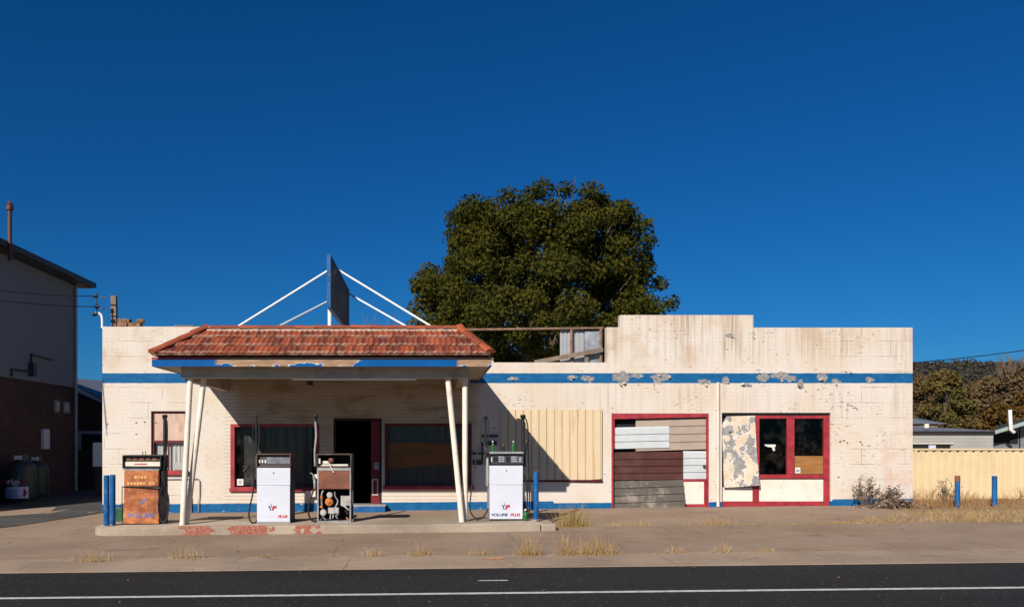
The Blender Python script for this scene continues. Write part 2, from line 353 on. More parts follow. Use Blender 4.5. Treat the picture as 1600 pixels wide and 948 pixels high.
def asphalt(name, col, spk=.9):
    m, nt, bs = newmat(name); p = pos(nt)
    c = mix(nt, ramp(nt, noise(nt, vmul(nt, p, (.22, 1.6, 1)), 1.3, 5.0, .6), .3, .7), tuple(k*.72 for k in col), tuple(k*1.25 for k in col))
    n = noise(nt, p, 55.0, 2.0, .6)
    c = mix(nt, mth(nt, 'MULTIPLY', ramp(nt, n, .55, .75), .5), c, tuple(k*2.3 for k in col))
    v = nd(nt, 'ShaderNodeTexVoronoi', {'Vector': p, 'Scale': 26.0}); cl, _, _ = xyz(nt, v.outputs['Color'])
    s = mth(nt, 'MULTIPLY', ramp(nt, v.outputs['Distance'], .32, .2), mth(nt, 'GREATER_THAN', cl, .90))
    c = mix(nt, mth(nt, 'MULTIPLY', s, spk), c, (.20, .18, .15))
    setc(nt, bs, c); bs.inputs['Roughness'].default_value = .88; bs.inputs['Specular IOR Level'].default_value = .25
    bump(nt, bs, noise(nt, p, 80.0, 3.0), .6, .008); return m
M['asphalt'] = asphalt('asphalt', (.0125, .0118, .0118), .7)
M['drive'] = asphalt('driveway_gravel', (.060, .056, .052))
M['line'] = simple('road_line_paint', (.48, .48, .47), .7, .12, 8, .3, 70, dirt=(.10,.10,.10), dirt_amt=.7, dscale=20)
def sheet_mat(name, col, dirt=(.2,.1,.05), amt=.3, rough=.5, metal=0, stretch=(1,1,1), ds=2.5): return simple(name, col, rough, .07, 2.5, .04, 20, metal, dirt, amt, ds, stretch=stretch)
M['fence'] = sheet_mat('cream_steel', (.60, .47, .29), (.45,.30,.15), .3)
M['clad'] = sheet_mat('cream_cladding', (.60, .475, .31), (.36,.20,.09), .55, stretch=(3,1,.3))
M['tan'] = sheet_mat('tan_sheet', (.38, .305, .245), (.30,.2,.14), .35)
M['wsheet'] = sheet_mat('white_sheet', (.52, .55, .56), (.36,.34,.31), .35)
M['brown'] = sheet_mat('brown_sheet', (.082, .030, .025), (.11,.06,.05), .5)
M['greysheet'] = sheet_mat('grey_sheet', (.115, .10, .086), (.34,.29,.24), .95, ds=2.4)
M['galv'] = sheet_mat('galvanised', (.36, .37, .38), (.24,.2,.17), .5, metal=.3)
def rust_mat():
    m, nt, bs = newmat('rusted_panel'); p = pos(nt)
    n = noise(nt, p, 5.0, 7.0, .68)
    c = mix(nt, ramp(nt, n, .36, .66), (.22, .058, .018), (.50, .175, .055))
    c = mix(nt, mth(nt, 'MULTIPLY', ramp(nt, noise(nt, p, 8.0, 5.0, .7), .58, .72), .7), c, (.50, .33, .19))
    c = mix(nt, mth(nt, 'MULTIPLY', ramp(nt, noise(nt, vmul(nt, p, (8, 1, 1)), 1.5, 4.0), .5, .75), .4), c, (.10, .03, .015))
    setc(nt, bs, c); bs.inputs['Roughness'].default_value = .8; bump(nt, bs, n, .4, .005); return m
M['oldcream'] = simple('greasy_cast', (.36, .34, .32), .5, .25, 10, .1, dirt=(.08,.06,.05), dirt_amt=.7, dscale=12)
M['rust'] = rust_mat()
M['rustplain'] = simple('rust_brown', (.17, .062, .038), .8, .2, 5, .2, 40, dirt=(.28,.11,.05), dirt_amt=.5, dscale=7)
M['pumpwhite'] = simple('pump_enamel', (.555, .575, .64), .32, .025, 2, .02, 20, dirt=(.5,.48,.46), dirt_amt=.25, dscale=6)
M['lblue'] = simple('letter_blue', (.03, .04, .14), .5, .1, 8, 0)
M['lfade'] = simple('letter_faded', (.52, .52, .66), .5, .1, 8, 0)
M['lrustblue'] = simple('letter_worn_blue', (.17, .17, .34), .6, .3, 20, 0, dirt=(.35,.13,.06), dirt_amt=.6, dscale=20)
M['lred'] = simple('letter_red', (.42, .02, .035), .5, .1, 8, 0)
M['lyellow'] = simple('letter_worn_yellow', (.62, .34, .12), .6, .2, 16, 0, dirt=(.35,.13,.05), dirt_amt=.9, dscale=22)
M['lgrey'] = simple('ring_grey', (.52, .52, .56), .5, .1, 8, 0)
M['cream'] = simple('cream_plastic', (.62, .56, .46), .5, .1, 6, .05)
M['orange'] = simple('orange_casting', (.48, .15, .03), .55, .3, 12, .2, dirt=(.12,.06,.04), dirt_amt=.7, dscale=12)
M['paper'] = simple('paper', (.62, .60, .56), .8, .06, 6, 0)
M['curtain'] = simple('curtain', (.15, .155, .15), .9, .3, 2, 0, stretch=(12,1,.5))
M['netcurtain'] = simple('net_curtain', (.60, .57, .53), .9, .25, 2, 0, stretch=(12,1,.5))
M['pinkboard'] = simple('pink_board', (.52, .36, .28), .75, .12, 2, .1, 30, dirt=(.22,.15,.12), dirt_amt=.6, dscale=2.2, stretch=(2,1,.7))
M['green'] = simple('green_paint', (.015, .075, .035), .5, .2, 4, .08)
M['ink'] = simple('ink', (.06, .06, .065), .7, .1, 8, 0)
def peeled():
    m, nt, bs = newmat('peeling_board'); p = pos(nt)
    n = noise(nt, vmul(nt, p, (1, 1, .7)), 3.6, 8.0, .64)
    e = ramp(nt, n, .485, .497); w = ramp(nt, n, .455, .47)
    g = mix(nt, ramp(nt, noise(nt, p, 9.0, 5.0), .35, .65), (.20, .19, .185), (.30, .28, .265))
    c = mix(nt, w, mix(nt, ramp(nt, noise(nt, p, 5.0, 3.0), .4, .6), (.58, .49, .38), (.54, .43, .30)), (.66, .61, .55)); c = mix(nt, e, c, g)
    setc(nt, bs, c); bs.inputs['Roughness'].default_value = .75
    bump(nt, bs, mth(nt, 'SUBTRACT', mth(nt, 'MULTIPLY', noise(nt, p, 30.0), .15), e), .7, .008); return m
M['peeled'] = peeled()
def glass(name, rough=.06, tint=(.75,.8,.8), dirt=.04):
    m, nt, bs = newmat(name); nt.nodes.remove(bs); out = nt.nodes['Material Output']; p = pos(nt)
    tr = nd(nt, 'ShaderNodeBsdfTransparent', {'Color': tint}); gl = nd(nt, 'ShaderNodeBsdfGlossy', {'Color': (.9,.9,.9), 'Roughness': rough})
    df = nd(nt, 'ShaderNodeBsdfDiffuse', {'Color': (.35,.33,.30)})
    fr = mth(nt, 'MULTIPLY', nd(nt, 'ShaderNodeFresnel', {'IOR': 1.45}).outputs[0], .28)
    a = nd(nt, 'ShaderNodeMixShader', {0: fr, 1: tr.outputs[0], 2: gl.outputs[0]}).outputs[0]
    dm = mth(nt, 'MULTIPLY', ramp(nt, noise(nt, p, 4.0, 6.0, .7), .45, .8), dirt)
    b = nd(nt, 'ShaderNodeMixShader', {0: dm, 1: a, 2: df.outputs[0]}).outputs[0]
    nt.links.new(b, out.inputs[0]); return m
M['glass'] = glass('window_glass', .05, (.80,.80,.78), .04); M['clearglass'] = glass('clear_glass', .05, (.94,.95,.95), .04)
M['bottle'] = None
m, nt, bs = newmat('green_bottle_glass'); setc(nt, bs, (.03,.20,.05)); bs.inputs['Roughness'].default_value = .08; bs.inputs['Transmission Weight'].default_value = .45; M['bottle'] = m
def leaf_mat(name, a, b, c3=None, trans=.25, scale=.55):
    m, nt, bs = newmat(name); nt.nodes.remove(bs); out = nt.nodes['Material Output']; p = pos(nt)
    rn = nt.nodes.new('ShaderNodeNewGeometry').outputs['Random Per Island']
    c = mix(nt, ramp(nt, noise(nt, p, scale, 3.0), .35, .65), a, b)
    if c3: c = mix(nt, ramp(nt, rn, .72, .95, 0, .75), c, c3)
    c = mix(nt, mth(nt, 'MULTIPLY', rn, .5), c, tuple(k*.5 for k in a))
    d = nd(nt, 'ShaderNodeBsdfDiffuse', {'Color': c}); t = nd(nt, 'ShaderNodeBsdfTranslucent', {'Color': c})
    s = nd(nt, 'ShaderNodeMixShader', {0: trans, 1: d.outputs[0], 2: t.outputs[0]}).outputs[0]
    nt.links.new(s, out.inputs[0]); return m
M['leaf'] = leaf_mat('tree_leaves', (.042, .052, .012), (.090, .080, .014), (.15, .122, .026), .3)
M['olive'] = leaf_mat('olive_leaves', (.115, .095, .032), (.165, .125, .042), (.21, .15, .055))
M['brownleaf'] = leaf_mat('brown_leaves', (.13, .092, .050), (.185, .125, .062), (.24, .155, .07))
M['redleaf'] = leaf_mat('autumn_leaves', (.12, .068, .02), (.17, .095, .028), (.20, .16, .045))
M['farleaf'] = leaf_mat('hill_leaves', (.055, .052, .042), (.080, .068, .050), (.13, .105, .075), .1, .02)
M['straw'] = leaf_mat('dry_grass', (.44, .29, .12), (.55, .39, .18), (.34, .22, .08), .2, 3.0)
M['brownstraw'] = leaf_mat('brown_dry_grass', (.33, .18, .075), (.42, .26, .12), (.24, .12, .045), .2, 2.0)
M['greenstraw'] = leaf_mat('yellowing_grass', (.36, .25, .08), (.48, .34, .14), (.26, .21, .06), .2, 6.0)
M['twig'] = simple('twig', (.12, .085, .06), .9, .3, 6, .1)
M['bark'] = simple('bark', (.10, .075, .055), .9, .3, 5, .4, 14, stretch=(1,1,.3))
M['deadleaf'] = leaf_mat('dead_leaves', (.20, .14, .10), (.30, .22, .17), (.12, .07, .05), .1, 6)

# ------------------------------------------------------------------ ground
def linsp(a, b, st):
    n = max(1, int(round((b-a)/st))); return [a+(b-a)*i/n for i in range(n+1)]
def sheet(name, xs, ys, off, m, skirt=0.0):
    b = MB(); nx = len(xs)
    vs = [(x, y, gz(x, y)+off) for y in ys for x in xs]
    fs = [(j*nx+i, j*nx+i+1, (j+1)*nx+i+1, (j+1)*nx+i) for j in range(len(ys)-1) for i in range(nx-1)]
    b.add(vs, fs)
    if skirt:
        for y in (ys[0], ys[-1]):
            for i in range(nx-1):
                a, c = xs[i], xs[i+1]; b.quad((a,y,gz(a,y)+off), (c,y,gz(c,y)+off), (c,y,gz(c,y)+off-skirt), (a,y,gz(a,y)+off-skirt))
    return b.build(name, m, base=(0, (ys[0]+ys[-1])/2, 0), kind='structure', smooth=False)
sheet('ground', [-900, -300, -100, -60, -25, 0, 25, 60, 100, 300, 900], [-300, -40, 0, 9.6, 11.6, 12.7, 15.3, 19, 23, 60, 150, 400, 1500], -.06, M['soil'])
xs = [-60, -25, -12, 0, 12, 25, 60]
sheet('road', xs, [-20, 0, 5, 9.6, 11.6], 0, M['asphalt'])
sheet('road_line', xs, [9.57, 9.68], .004, M['line'])
sheet('gutter', xs, [11.6, 12.2, 12.67], .012, M['gutter'], .05)
sheet('footpath', xs, [12.70, 14, 15.3, 15.88], .02, M['path'], .05)
sheet('apron', linsp(-25, 10.6, 2), [15.91, 17, 19.3, 21], .012, M['apron'], .05)
sheet('verge', [10.6, 14, 25, 60], [15.91, 17, 19, 20.5, 23], -.004, M['soil'], .05)
b = MB()
front = [(-30, 14.2), (-14, 14.6), (-10.6, 15.3), (-9.4, 16.0), (-8.8, 16.9), (-8.4, 17.9), (-8.1, 18.6), (-7.9, 19.2)]
vs = []; fs = []
for i, (x, y) in enumerate(front):
    for k in range(6):
        yy = y+(42-y)*(k/5)**1.5; vs.append((x if k == 0 else x+(x*0)*k, yy, gz(x, yy)+.022))
for i in range(len(front)-1):
    for k in range(5): fs.append((i*6+k, i*6+6+k, i*6+7+k, i*6+k+1))
b.add(vs, fs); b.build('driveway', M['drive'], base=(-12, 20, 0), kind='structure', smooth=False)
# painted arrow-like worn mark on the asphalt
b = MB(); x0 = (745-CU)/117; b.quad((x0,10.5,gz(x0,10.5)+.004), (x0+.42,10.5,gz(x0+.4,10.5)+.004), (x0+.40,10.56,gz(x0+.4,10.56)+.004), (x0+.05,10.56,gz(x0,10.56)+.004)); b.build('road_mark', M['line'], kind='structure')

# pump island
root = None
b = MB(); yA, yB = 15.3, 16.75; xA, xB = -6.6, 2.16
out = []
for k in range(9):
    t = math.pi/2*k/8; out.append((xA+.42-.42*math.cos(t)*1.0, yA+.42-.42*math.sin(t)))
for x in linsp(xA+.8, xB-.1, .45): out.append((x, yA+rnd.uniform(-.008, .008)))
out += [(xB, yA+.02), (xB+.0, yB-.02), (xB-.1, yB)]
for x in reversed(linsp(xA+.3, xB-.4, 1)): out.append((x, yB))
out.append((xA, yB-.25))
n = len(out); top = [(x, y, IZ(x)) for x, y in out]; ins = 1
vs = [(x, y, gz(x, y)-.03) for x, y in out]+[(x, y, IZ(x)-.015) for x, y in out]
cx, cy = (xA+xB)/2, (yA+yB)/2
vs += [(x+(.015 if x < cx else -.015)*(abs(x-cx) > 3.9), y+(.018 if y < cy else -.018), IZ(x)) for x, y in out]
fs = [(i, (i+1) % n, (i+1) % n+n, i+n) for i in range(n)]+[(i+n, (i+1) % n+n, (i+1) % n+2*n, i+2*n) for i in range(n)]+[tuple(range(2*n, 3*n))]
b.add(vs, fs)
isl = b.build('pump_island', M['island'], label='long low concrete island under the fuel pumps with peeling red paint on its kerb', cat='concrete island')
b = MB(); b.box(xB+.02, xB+.32, yA+.05, yB-.3, gz(xB, 15.5)-.05, IZ(xB)-.025)
b.build('concrete_block', M['island'], bevel=.03, label='broken concrete end block at the right end of the pump island', cat='concrete block')

# ------------------------------------------------------------------ the petrol station
st = empty('petrol_station', (1.9, YF, 0), 'long derelict cream petrol station with blue band, stepped parapet and red tiled canopy', 'building')
YI = 19.22
def wall_holes(b, tops, holes, z0, y0, y1):
    """tops: [(xa, xb, ztop)]; holes: [(xa, xb, za, zb)]"""
    X = sorted({round(k, 5) for t in tops for k in t[:2]} | {round(k, 5) for h in holes for k in h[:2]})
    Z = sorted({z0} | {round(t[2], 5) for t in tops} | {round(k, 5) for h in holes for k in h[2:]})
    def solid(i, j):
        if i < 0 or j < 0 or i >= len(X)-1 or j >= len(Z)-1: return False
        x = (X[i]+X[i+1])/2; z = (Z[j]+Z[j+1])/2
        if not any(a <= x <= c and z < t for a, c, t in tops): return False
        return not any(a < x < c and e < z < g for a, c, e, g in holes)
    for i in range(len(X)-1):
        for j in range(len(Z)-1):
            if not solid(i, j): continue
            a, c, e, g = X[i], X[i+1], Z[j], Z[j+1]
            b.quad((a,y0,e), (c,y0,e), (c,y0,g), (a,y0,g)); b.quad((c,y1,e), (a,y1,e), (a,y1,g), (c,y1,g))
            if not solid(i-1, j): b.quad((a,y1,e), (a,y0,e), (a,y0,g), (a,y1,g))
            if not solid(i+1, j): b.quad((c,y0,e), (c,y1,e), (c,y1,g), (c,y0,g))
            if not solid(i, j-1): b.quad((a,y1,e), (c,y1,e), (c,y0,e), (a,y0,e))
            if not solid(i, j+1): b.quad((a,y0,g), (c,y0,g), (c,y1,g), (a,y1,g))
HO = dict(win0=(236, 291, 642, 742), win1=(360, 499, 662, 767), door=(521, 596.5, 653, 787), win2=(601, 737, 661, 763), garage=(955.5, 1107.5, 645.5, 798), shop=(1128, 1298, 644.5, 796))
def hole(k): u0, u1, v0, v1 = HO[k]; return (FX(u0), FX(u1), FZ(v1), FZ(v0))
tops = [(FX(160), FX(345), FZ(510)), (FX(345), FX(724), FZ(566)), (FX(724), FX(771), FZ(562)), (FX(771), FX(948), FZ(566)), (FX(948), FX(969), FZ(511)), (FX(969), FX(1177), FZ(492)), (FX(1177), FX(1426), FZ(511.5))]
b = MB(); wall_holes(b, tops, [hole(k) for k in HO], -.45, YF, YI)
# side and rear walls
xl, xr = FX(160), FX(1426)
b.box(xl, xl+.22, YI+.002, 30, -.45, 3.9); b.box(xr-.22, xr, YI+.002, 30, -.45, 4.2); b.box(xl+.222, xr-.222, 29.8, 30, -.45, 3.7)
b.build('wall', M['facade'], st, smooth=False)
b = MB(); b.box(xl+.225, xr-.225, YI+.003, 29.79, 3.30, 3.36); b.build('roof', M['galv'], st)
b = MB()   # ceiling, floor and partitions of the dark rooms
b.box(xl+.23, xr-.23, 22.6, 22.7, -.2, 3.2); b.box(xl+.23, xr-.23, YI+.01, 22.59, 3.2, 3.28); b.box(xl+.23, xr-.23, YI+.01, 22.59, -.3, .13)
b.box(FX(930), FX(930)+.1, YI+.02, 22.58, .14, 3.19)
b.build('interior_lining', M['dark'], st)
# cap flashing, rendered edges
b = MB(); b.box(FX(272), FX(304), YF-.01, YI+.03, FZ(510)+.003, FZ(510)+.03); b.box(FX(724), FX(771), YF-.02, YI+.02, FZ(562)+.003, FZ(562)+.05)
b.build('cap_flashing', M['oldwood'], st)
# cracked flakes lifting off the band
b = MB(); rf = random.Random(3)
for u, v, big in [(800,593,1),(896,591,1),(925,594,1.3),(972,599,1.4),(978,600,1),(968,601,.8),(994,599,.8),(1003,587,.7),(1024,599,1.2),(1046,590,1.5),(1030,585,.9),(1104,601,1.1),(1136,597,1),(1161,599,1.3),(1152,584,.7),(1196,594,1),(1188,581,.9),(1222,596,1.1),(1238,592,1),(1250,599,1.5),(1259,612,.9),(1284,594,1.3),(1306,599,1.3),(1358,595,1.2),(1140,527,.9),(1145,527,.9),(1135,545,.6),(1280,608,.8),(1318,580,.9),(1328,580,.9),(1277,540,.5),(1310,520,.7),(1330,632,.9),(1337,637,.9),(1325,690,.8),(1314,688,.7),(1345,691,.9),(1366,712,.5),(1040,560,.4),(990,560,.4),(1215,552,.5),(1232,551,.6),(1258,566,.4),(1076,573,.5),(1170,519,.5)]:
    for k in range(rf.choice([1,1,2])):
        x = FX(u+rf.uniform(-3, 3)); z = FZ(v+rf.uniform(-2, 2)); big *= .8; w = rf.uniform(.025, .06)*big; h = rf.uniform(.015, .035)*big; c = rf.uniform(.03, .075)*big; a = rf.uniform(-.9, .9)
        p = [Vector((-w, 0, h*.5)), Vector((w*.6, 0, h)), Vector((w, -c*.35, -h*.2)), Vector((-w*.5, -c*.4, -h*.35)), Vector((w*.5, -c, -h*rf.uniform(.7, 1.3))), Vector((-w*.1, -c*1.1, -h*.9))]
        mm = Matrix.Rotation(a, 3, 'Y'); q = [mm @ t+Vector((x, YF-.003, z)) for t in p]
        F_ = [(0,1,2,3), (3,2,4,5)]
        b.add(q+[t+Vector((0,.003,.001)) for t in q], F_+[tuple(i+6 for i in reversed(f)) for f in F_]+[(0,3,9,6),(3,5,11,9),(5,4,10,11),(4,2,8,10),(2,1,7,8),(1,0,6,7)])
b.build('peeling_paint', simple('paint_flakes', (.42,.375,.33), .7, .4, 6, .1, dirt=(.22,.21,.21), dirt_amt=.8, dscale=3), st, smooth=False)

def frame(b, x0, x1, z0, z1, w, y0, y1, wl=None, wb=None, wt=None, wr=None):
    wl = w if wl is None else wl; wb = w if wb is None else wb; wt = w if wt is None else wt; wr = w if wr is None else wr
    b.box(x0, x0+wl, y0, y1, z0, z1); b.box(x1-wr, x1, y0, y1, z0, z1)
    b.box(x0+wl, x1-wr, y0+.002, y1-.002, z1-wt, z1); b.box(x0+wl, x1-wr, y0+.002, y1-.002, z0, z0+wb)
def curtain(name, x0, x1, z0, z1, y, m, parent, amp=.03, per=.13, seed=1):
    r = random.Random(seed); b = MB(); n = int((x1-x0)/.025); ph = 0; up = []
    for i in range(n+1):
        ph += r.uniform(.6, 1.4)*2*math.pi*.025/per; up.append((x0+(x1-x0)*i/n, y+amp*math.sin(ph)))
    vs = [(x, yy, z0+r.uniform(0, .02)) for x, yy in up]+[(x, yy, z1) for x, yy in up]+[(x, yy+.006, z0) for x, yy in up]+[(x, yy+.006, z1) for x, yy in up]; n += 1
    fs = [(i, i+1, n+i+1, n+i) for i in range(n-1)]+[(2*n+i+1, 2*n+i, 3*n+i, 3*n+i+1) for i in range(n-1)]
    b.add(vs, fs); return b.build(name, m, parent)
E = .003
# left-hand window
x0, x1, z0, z1 = hole('win0'); x0 += E; x1 -= E; z0 += E; z1 -= E
b = MB(); frame(b, x0, x1, z0, z1, .045, YF+.05, YF+.12, wb=.05); zm = FZ(689); b.box(x0+.046, x1-.046, YF+.055, YF+.115, zm-.04, zm+.02)
b.box((x0+x1)/2-.04, (x0+x1)/2-.015, YF+.06, YF+.11, z0+.05, zm-.04)
w = b.build('window', M['darkred'], st, label='small red framed window with a pinkish board above a net curtain')
b = MB(); b.box(x0-.05, x1+.06, YF-.07, YF-.004, z0-.0, z0+.11); b.build('sill', M['red'], w, bevel=.006)
b = MB(); b.box(x0+.05, x1-.05, YF+.07, YF+.09, zm+.02, z1-.05); b.build('board', M['pinkboard'], w)
b = MB(); b.box(x0+.048, x1-.048, YF+.078, YF+.084, z0+.052, zm-.042); b.build('pane', M['clearglass'], w)
curtain('curtain', x0+.05, x1-.05, z0+.03, zm, YF+.16, M['netcurtain'], w, .012, .10, 4)
b = MB(); b.box(FX(268), FX(285), YF+.10, YF+.104, FZ(734), FZ(722)); pw = b.build('paper_sign', M['paper'], w)
# shop window 1
x0, x1, z0, z1 = hole('win1'); x0 += E; x1 -= E; z0 += E; z1 -= E
b = MB(); frame(b, x0, x1, z0, z1, .07, YF-.012, YF+.11, wl=.10, wb=.10)
w = b.build('window', M['red'], st, bevel=.004, label='wide red framed shop window with dark curtains and a white sticker')
b = MB(); b.box(x0-.02, x1+.03, YF-.06, YF-.014, z0-.01, z0+.075); b.build('sill', M['red'], w, bevel=.006)
b = MB(); b.box(x0+.10, x1-.07, YF+.055, YF+.061, z0+.10, z1-.07); b.build('pane', M['glass'], w)
curtain('curtain', x0+.55, x1-.2, z0+.03, z1-.03, YF+.16, M['curtain'], w, .03, .25, 8)
b = MB(); b.box(x0+.02, x0+1.0, YF+.60, YF+.62, z0-.02, z1-.02); b.build('board', M['darkmetal'], w)
b = MB(); b.box(x0+.11, x0+.56, YF+.27, YF+.285, z0+.02, z1-.02); b.build('dusty_panel', simple('dusty_grey', (.085,.085,.095), .9, .3, 3, .05, dirt=(.3,.3,.32), dirt_amt=.35, dscale=5), w)
b = MB(); b.bar((FX(368), YF+.25, FZ(745)), (FX(383), YF+.25, FZ(729)), .03, .035); b.bar((FX(368), YF+.25, FZ(729)), (FX(384), YF+.25, FZ(728.5)), .03, .03); b.build('timber_prop', M['timber'], w)
b = MB(); b.box(FX(369.5), FX(379.5), YF+.051, YF+.0545, FZ(758), FZ(748)); b.build('sticker', M['paper'], w)
b = MB(); b.lathe((FX(374.5), YF+.0505, FZ(753.2)), [(.035,-.001),(.035,.0),(.024,.0),(.024,-.001),(.035,-.001)], 20, 'y', cap=False); b.build('emblem', M['ink'], w)
b = MB(); b.box(FX(480), FX(493), YF+.3, YF+.4, FZ(735), FZ(722)); b.build('cardboard', M['ply'], w)
# doorway: dark opening, door leaf held open inside, red lower kick panel on the right
x0, x1, z0, z1 = hole('door'); x0 += E; x1 -= E; z1 -= E
b = MB(); b.box(x0, x0+.05, YF+.03, YF+.16, z0, z1); b.box(x1-.05, x1, YF+.03, YF+.16, z0, z1); b.box(x0+.05, x1-.05, YF+.032, YF+.158, z1-.06, z1)
d = b.build('doorway', simple('dark_maroon', (.022,.006,.007), .6, .2, 5, .1), st, label='open dark shop doorway with a red frame')
b = MB(); b.box(x1-.26, x1-.052, YF+.08, YF+.12, z0+.01, z1-.07); dl = b.build('door', simple('door_red', (.16,.010,.014), .6, .15, 5, .08), d, label='narrow dark red door leaf with a cream letter slot')
b = MB(); frame(b, FX(581), FX(590.5), FZ(773.5), FZ(748), .025, YF+.066, YF+.078); b.build('letter_slot', M['cream'], dl)
b = MB(); b.box(FX(584), FX(592), YF+.066, YF+.078, FZ(733), FZ(722)); b.build('lock_plate', M['grey'], dl)
b = MB(); b.box(FX(521)-.02, FX(603), YF-.30, YF-.004, -.3, FZ(789.5)); b.build('door_step', M['blue'], st, bevel=.012)
b = MB(); b.box(FX(521)-.03, FX(603)+.01, YF-.31, YF+.20, FZ(789.3), FZ(787)); b.build('door_tread', M['grey'], st, bevel=.004)
# shop window 2
x0, x1, z0, z1 = hole('win2'); x0 += E; x1 -= E; z0 += E; z1 -= E
b = MB(); frame(b, x0, x1, z0, z1, .07, YF-.010, YF+.11)
w = b.build('window', M['darkred'], st, bevel=.004, label='wide dark red framed shop window with a brown board between curtains')
b = MB(); b.box(x0-.03, x1+.05, YF-.08, YF-.012, z0-.02, z0+.075); b.build('sill', M['red'], w, bevel=.006)
b = MB(); b.box(x0+.07, x1-.07, YF+.055, YF+.061, z0+.07, z1-.07); b.build('pane', M['glass'], w)
zb0, zb1 = FZ(729), FZ(692)
curtain('curtain', x0+.04, x1-.04, zb1-.1, z1-.03, YF+.10, M['curtain'], w, .02, .16, 11)
curtain('curtain', x0+.04, x1-.04, z0+.04, zb0+.1, YF+.10, M['curtain'], w, .02, .14, 12)
b = MB(); b.prism([(x0+.075, YF+.035, zb0-.02), (x0+.5, YF+.035, zb0-.02), (x0+1.1, YF+.035, zb0+.05), (x1-.075, YF+.035, zb0+.06), (x1-.075, YF+.035, zb1), (x0+.075, YF+.035, zb1+.02)], (0,.013,0)); b.build('board', simple('dark_brown_board', (.15,.062,.018), .7, .2, 3, .08, 30, stretch=(.6,1,3)), w)
# cream ribbed cladding over a former opening
def ribbed(b, x0, x1, z0, z1, y, pitch, depth, horiz=False, thick=.004, gw=.035, slant=0):
    """sheet with narrow grooves; ribs vertical, or horizontal when horiz"""
    L = (z1-z0) if horiz else (x1-x0); n = max(1, int(round(L/pitch))); pr = []
    for k in range(n):
        a = k*L/n; e = (k+1)*L/n; pr += [(a, 0), (e-gw, 0), (e-gw*.75, depth), (e-gw*.25, depth), (e, 0)] if not horiz else [(a, 0), (e-gw, -.012), (e-gw*.6, depth), (e, depth)]
    if not horiz: pr.append((L, 0))
    vs = []
    for yy in (0, thick):
        for e in (0, 1):
            for t, d in pr:
                if horiz: X = x1 if e else x0; vs.append((X, y+d+yy, z0+t+slant*(X-x0)))
                else: vs.append((x0+t, y+d+yy, (z1 if e else z0)))
    m_ = len(pr); fs = []
    for s_ in (0, 2*m_):
        for i in range(m_-1): fs.append((s_+i, s_+i+1, s_+m_+i+1, s_+m_+i))
    for e in (0, m_):
        for i in range(m_-1): fs.append((e+i, e+i+1, 2*m_+e+i+1, 2*m_+e+i))
    fs += [(0, m_, 3*m_, 2*m_), (m_-1, 2*m_-1, 4*m_-1, 3*m_-1)]
    b.add(vs, fs)
b = MB(); ribbed(b, FX(783), FX(940), FZ(749), FZ(639.5), YF-.05, .19, .03)
cl = b.build('cladding', M['clad'], st, smooth=False, label='cream ribbed steel sheet covering an old opening, rust stained on the left')
b = MB(); b.box(FX(790), FX(940.5), YF-.035, YF-.004, FZ(752.5), FZ(749.5)); b.build('sill', M['darkred'], cl)
b = MB(); b.prism([(FX(898), YF-.02, FZ(751)), (FX(940), YF-.02, FZ(751.4)), (FX(940), YF-.02, FZ(747.5))], (0, -.05, 0)); b.build('loose_trim', M['darkred'], cl)
# garage door, patched from odd sheets
x0, x1, z0, z1 = hole('garage'); YG = YF+.06
b = MB(); b.box(x0+E, x0+.045, YF-.005, YF+.14, z0, z1-E); b.box(x1-.045, x1-E, YF-.005, YF+.14, z0, z1-E)
b.prism([(x0+.045, YF+.0, z1-E), (x1-.045, YF, z1-E), (x1-.045, YF, FZ(651)), (x0+.045, YF, FZ(654.5))], (0, .12, 0))
b.box(x0+.045, x0+.08, YF+.02, YF+.12, FZ(700), FZ(655))
gd = b.build('garage_door', M['red'], st, label='red framed garage door patched with odd white, tan, brown and grey sheets')
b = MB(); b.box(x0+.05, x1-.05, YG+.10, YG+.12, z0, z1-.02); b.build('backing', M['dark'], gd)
def gsheet(u0, u1, v0, v1, y, m, sl, lab):
    b = MB(); ribbed(b, FX(u0), FX(u1), FZ(v1), FZ(v0), y, .19, .022, True, .004, .03, sl); b.build('cladding_sheet', m, gd, smooth=False, label=lab)
gsheet(994.5, 1107, 654.5, 704.5, YG+.02, M['tan'], .028, 'tan ribbed sheet at top right')
gsheet(956.5, 1047, 667.5, 701, YG-.005, M['wsheet'], .022, 'white ribbed sheet at top left')
gsheet(956.8, 1069, 706.5, 750, YG+.01, M['brown'], .012, 'dark brown ribbed sheet in the middle')
gsheet(957, 1072, 751.5, 797.5, YG+.02, M['greysheet'], .035, 'weathered grey ribbed sheet at the bottom')
gsheet(1069, 1107, 704.5, 748, YG+.005, M['wsheet'], .005, 'small white ribbed sheet at the right')
b = MB(); b.box(FX(1069), FX(1107)-.045, YG-.012, YG+.05, FZ(751.5), FZ(748.2)); b.box(FX(1074), FX(1107)-.045, YG-.012, YG+.05, FZ(795), FZ(787.5))
b.box(FX(1101.5), FX(1106.8)-.045, YG-.010, YG+.05, FZ(787.4), FZ(751.6)); b.build('rail', M['red'], gd)
b = MB(); b.prism([(FX(1069.5), YG+.01, FZ(751.6)), (FX(1101.4), YG+.01, FZ(751.6)), (FX(1101.4), YG+.01, FZ(787.3)), (FX(1073.5), YG+.01, FZ(787.3))], (0, .03, 0)); b.build('lower_panel', M['white'], gd)
b = MB(); b.lathe((FX(1100.5), YG-.03, FZ(727.8)), [(.02,0),(.035,-.012),(.035,-.03),(.015,-.04)], 14, 'y'); b.build('handle', M['darkmetal'], gd)
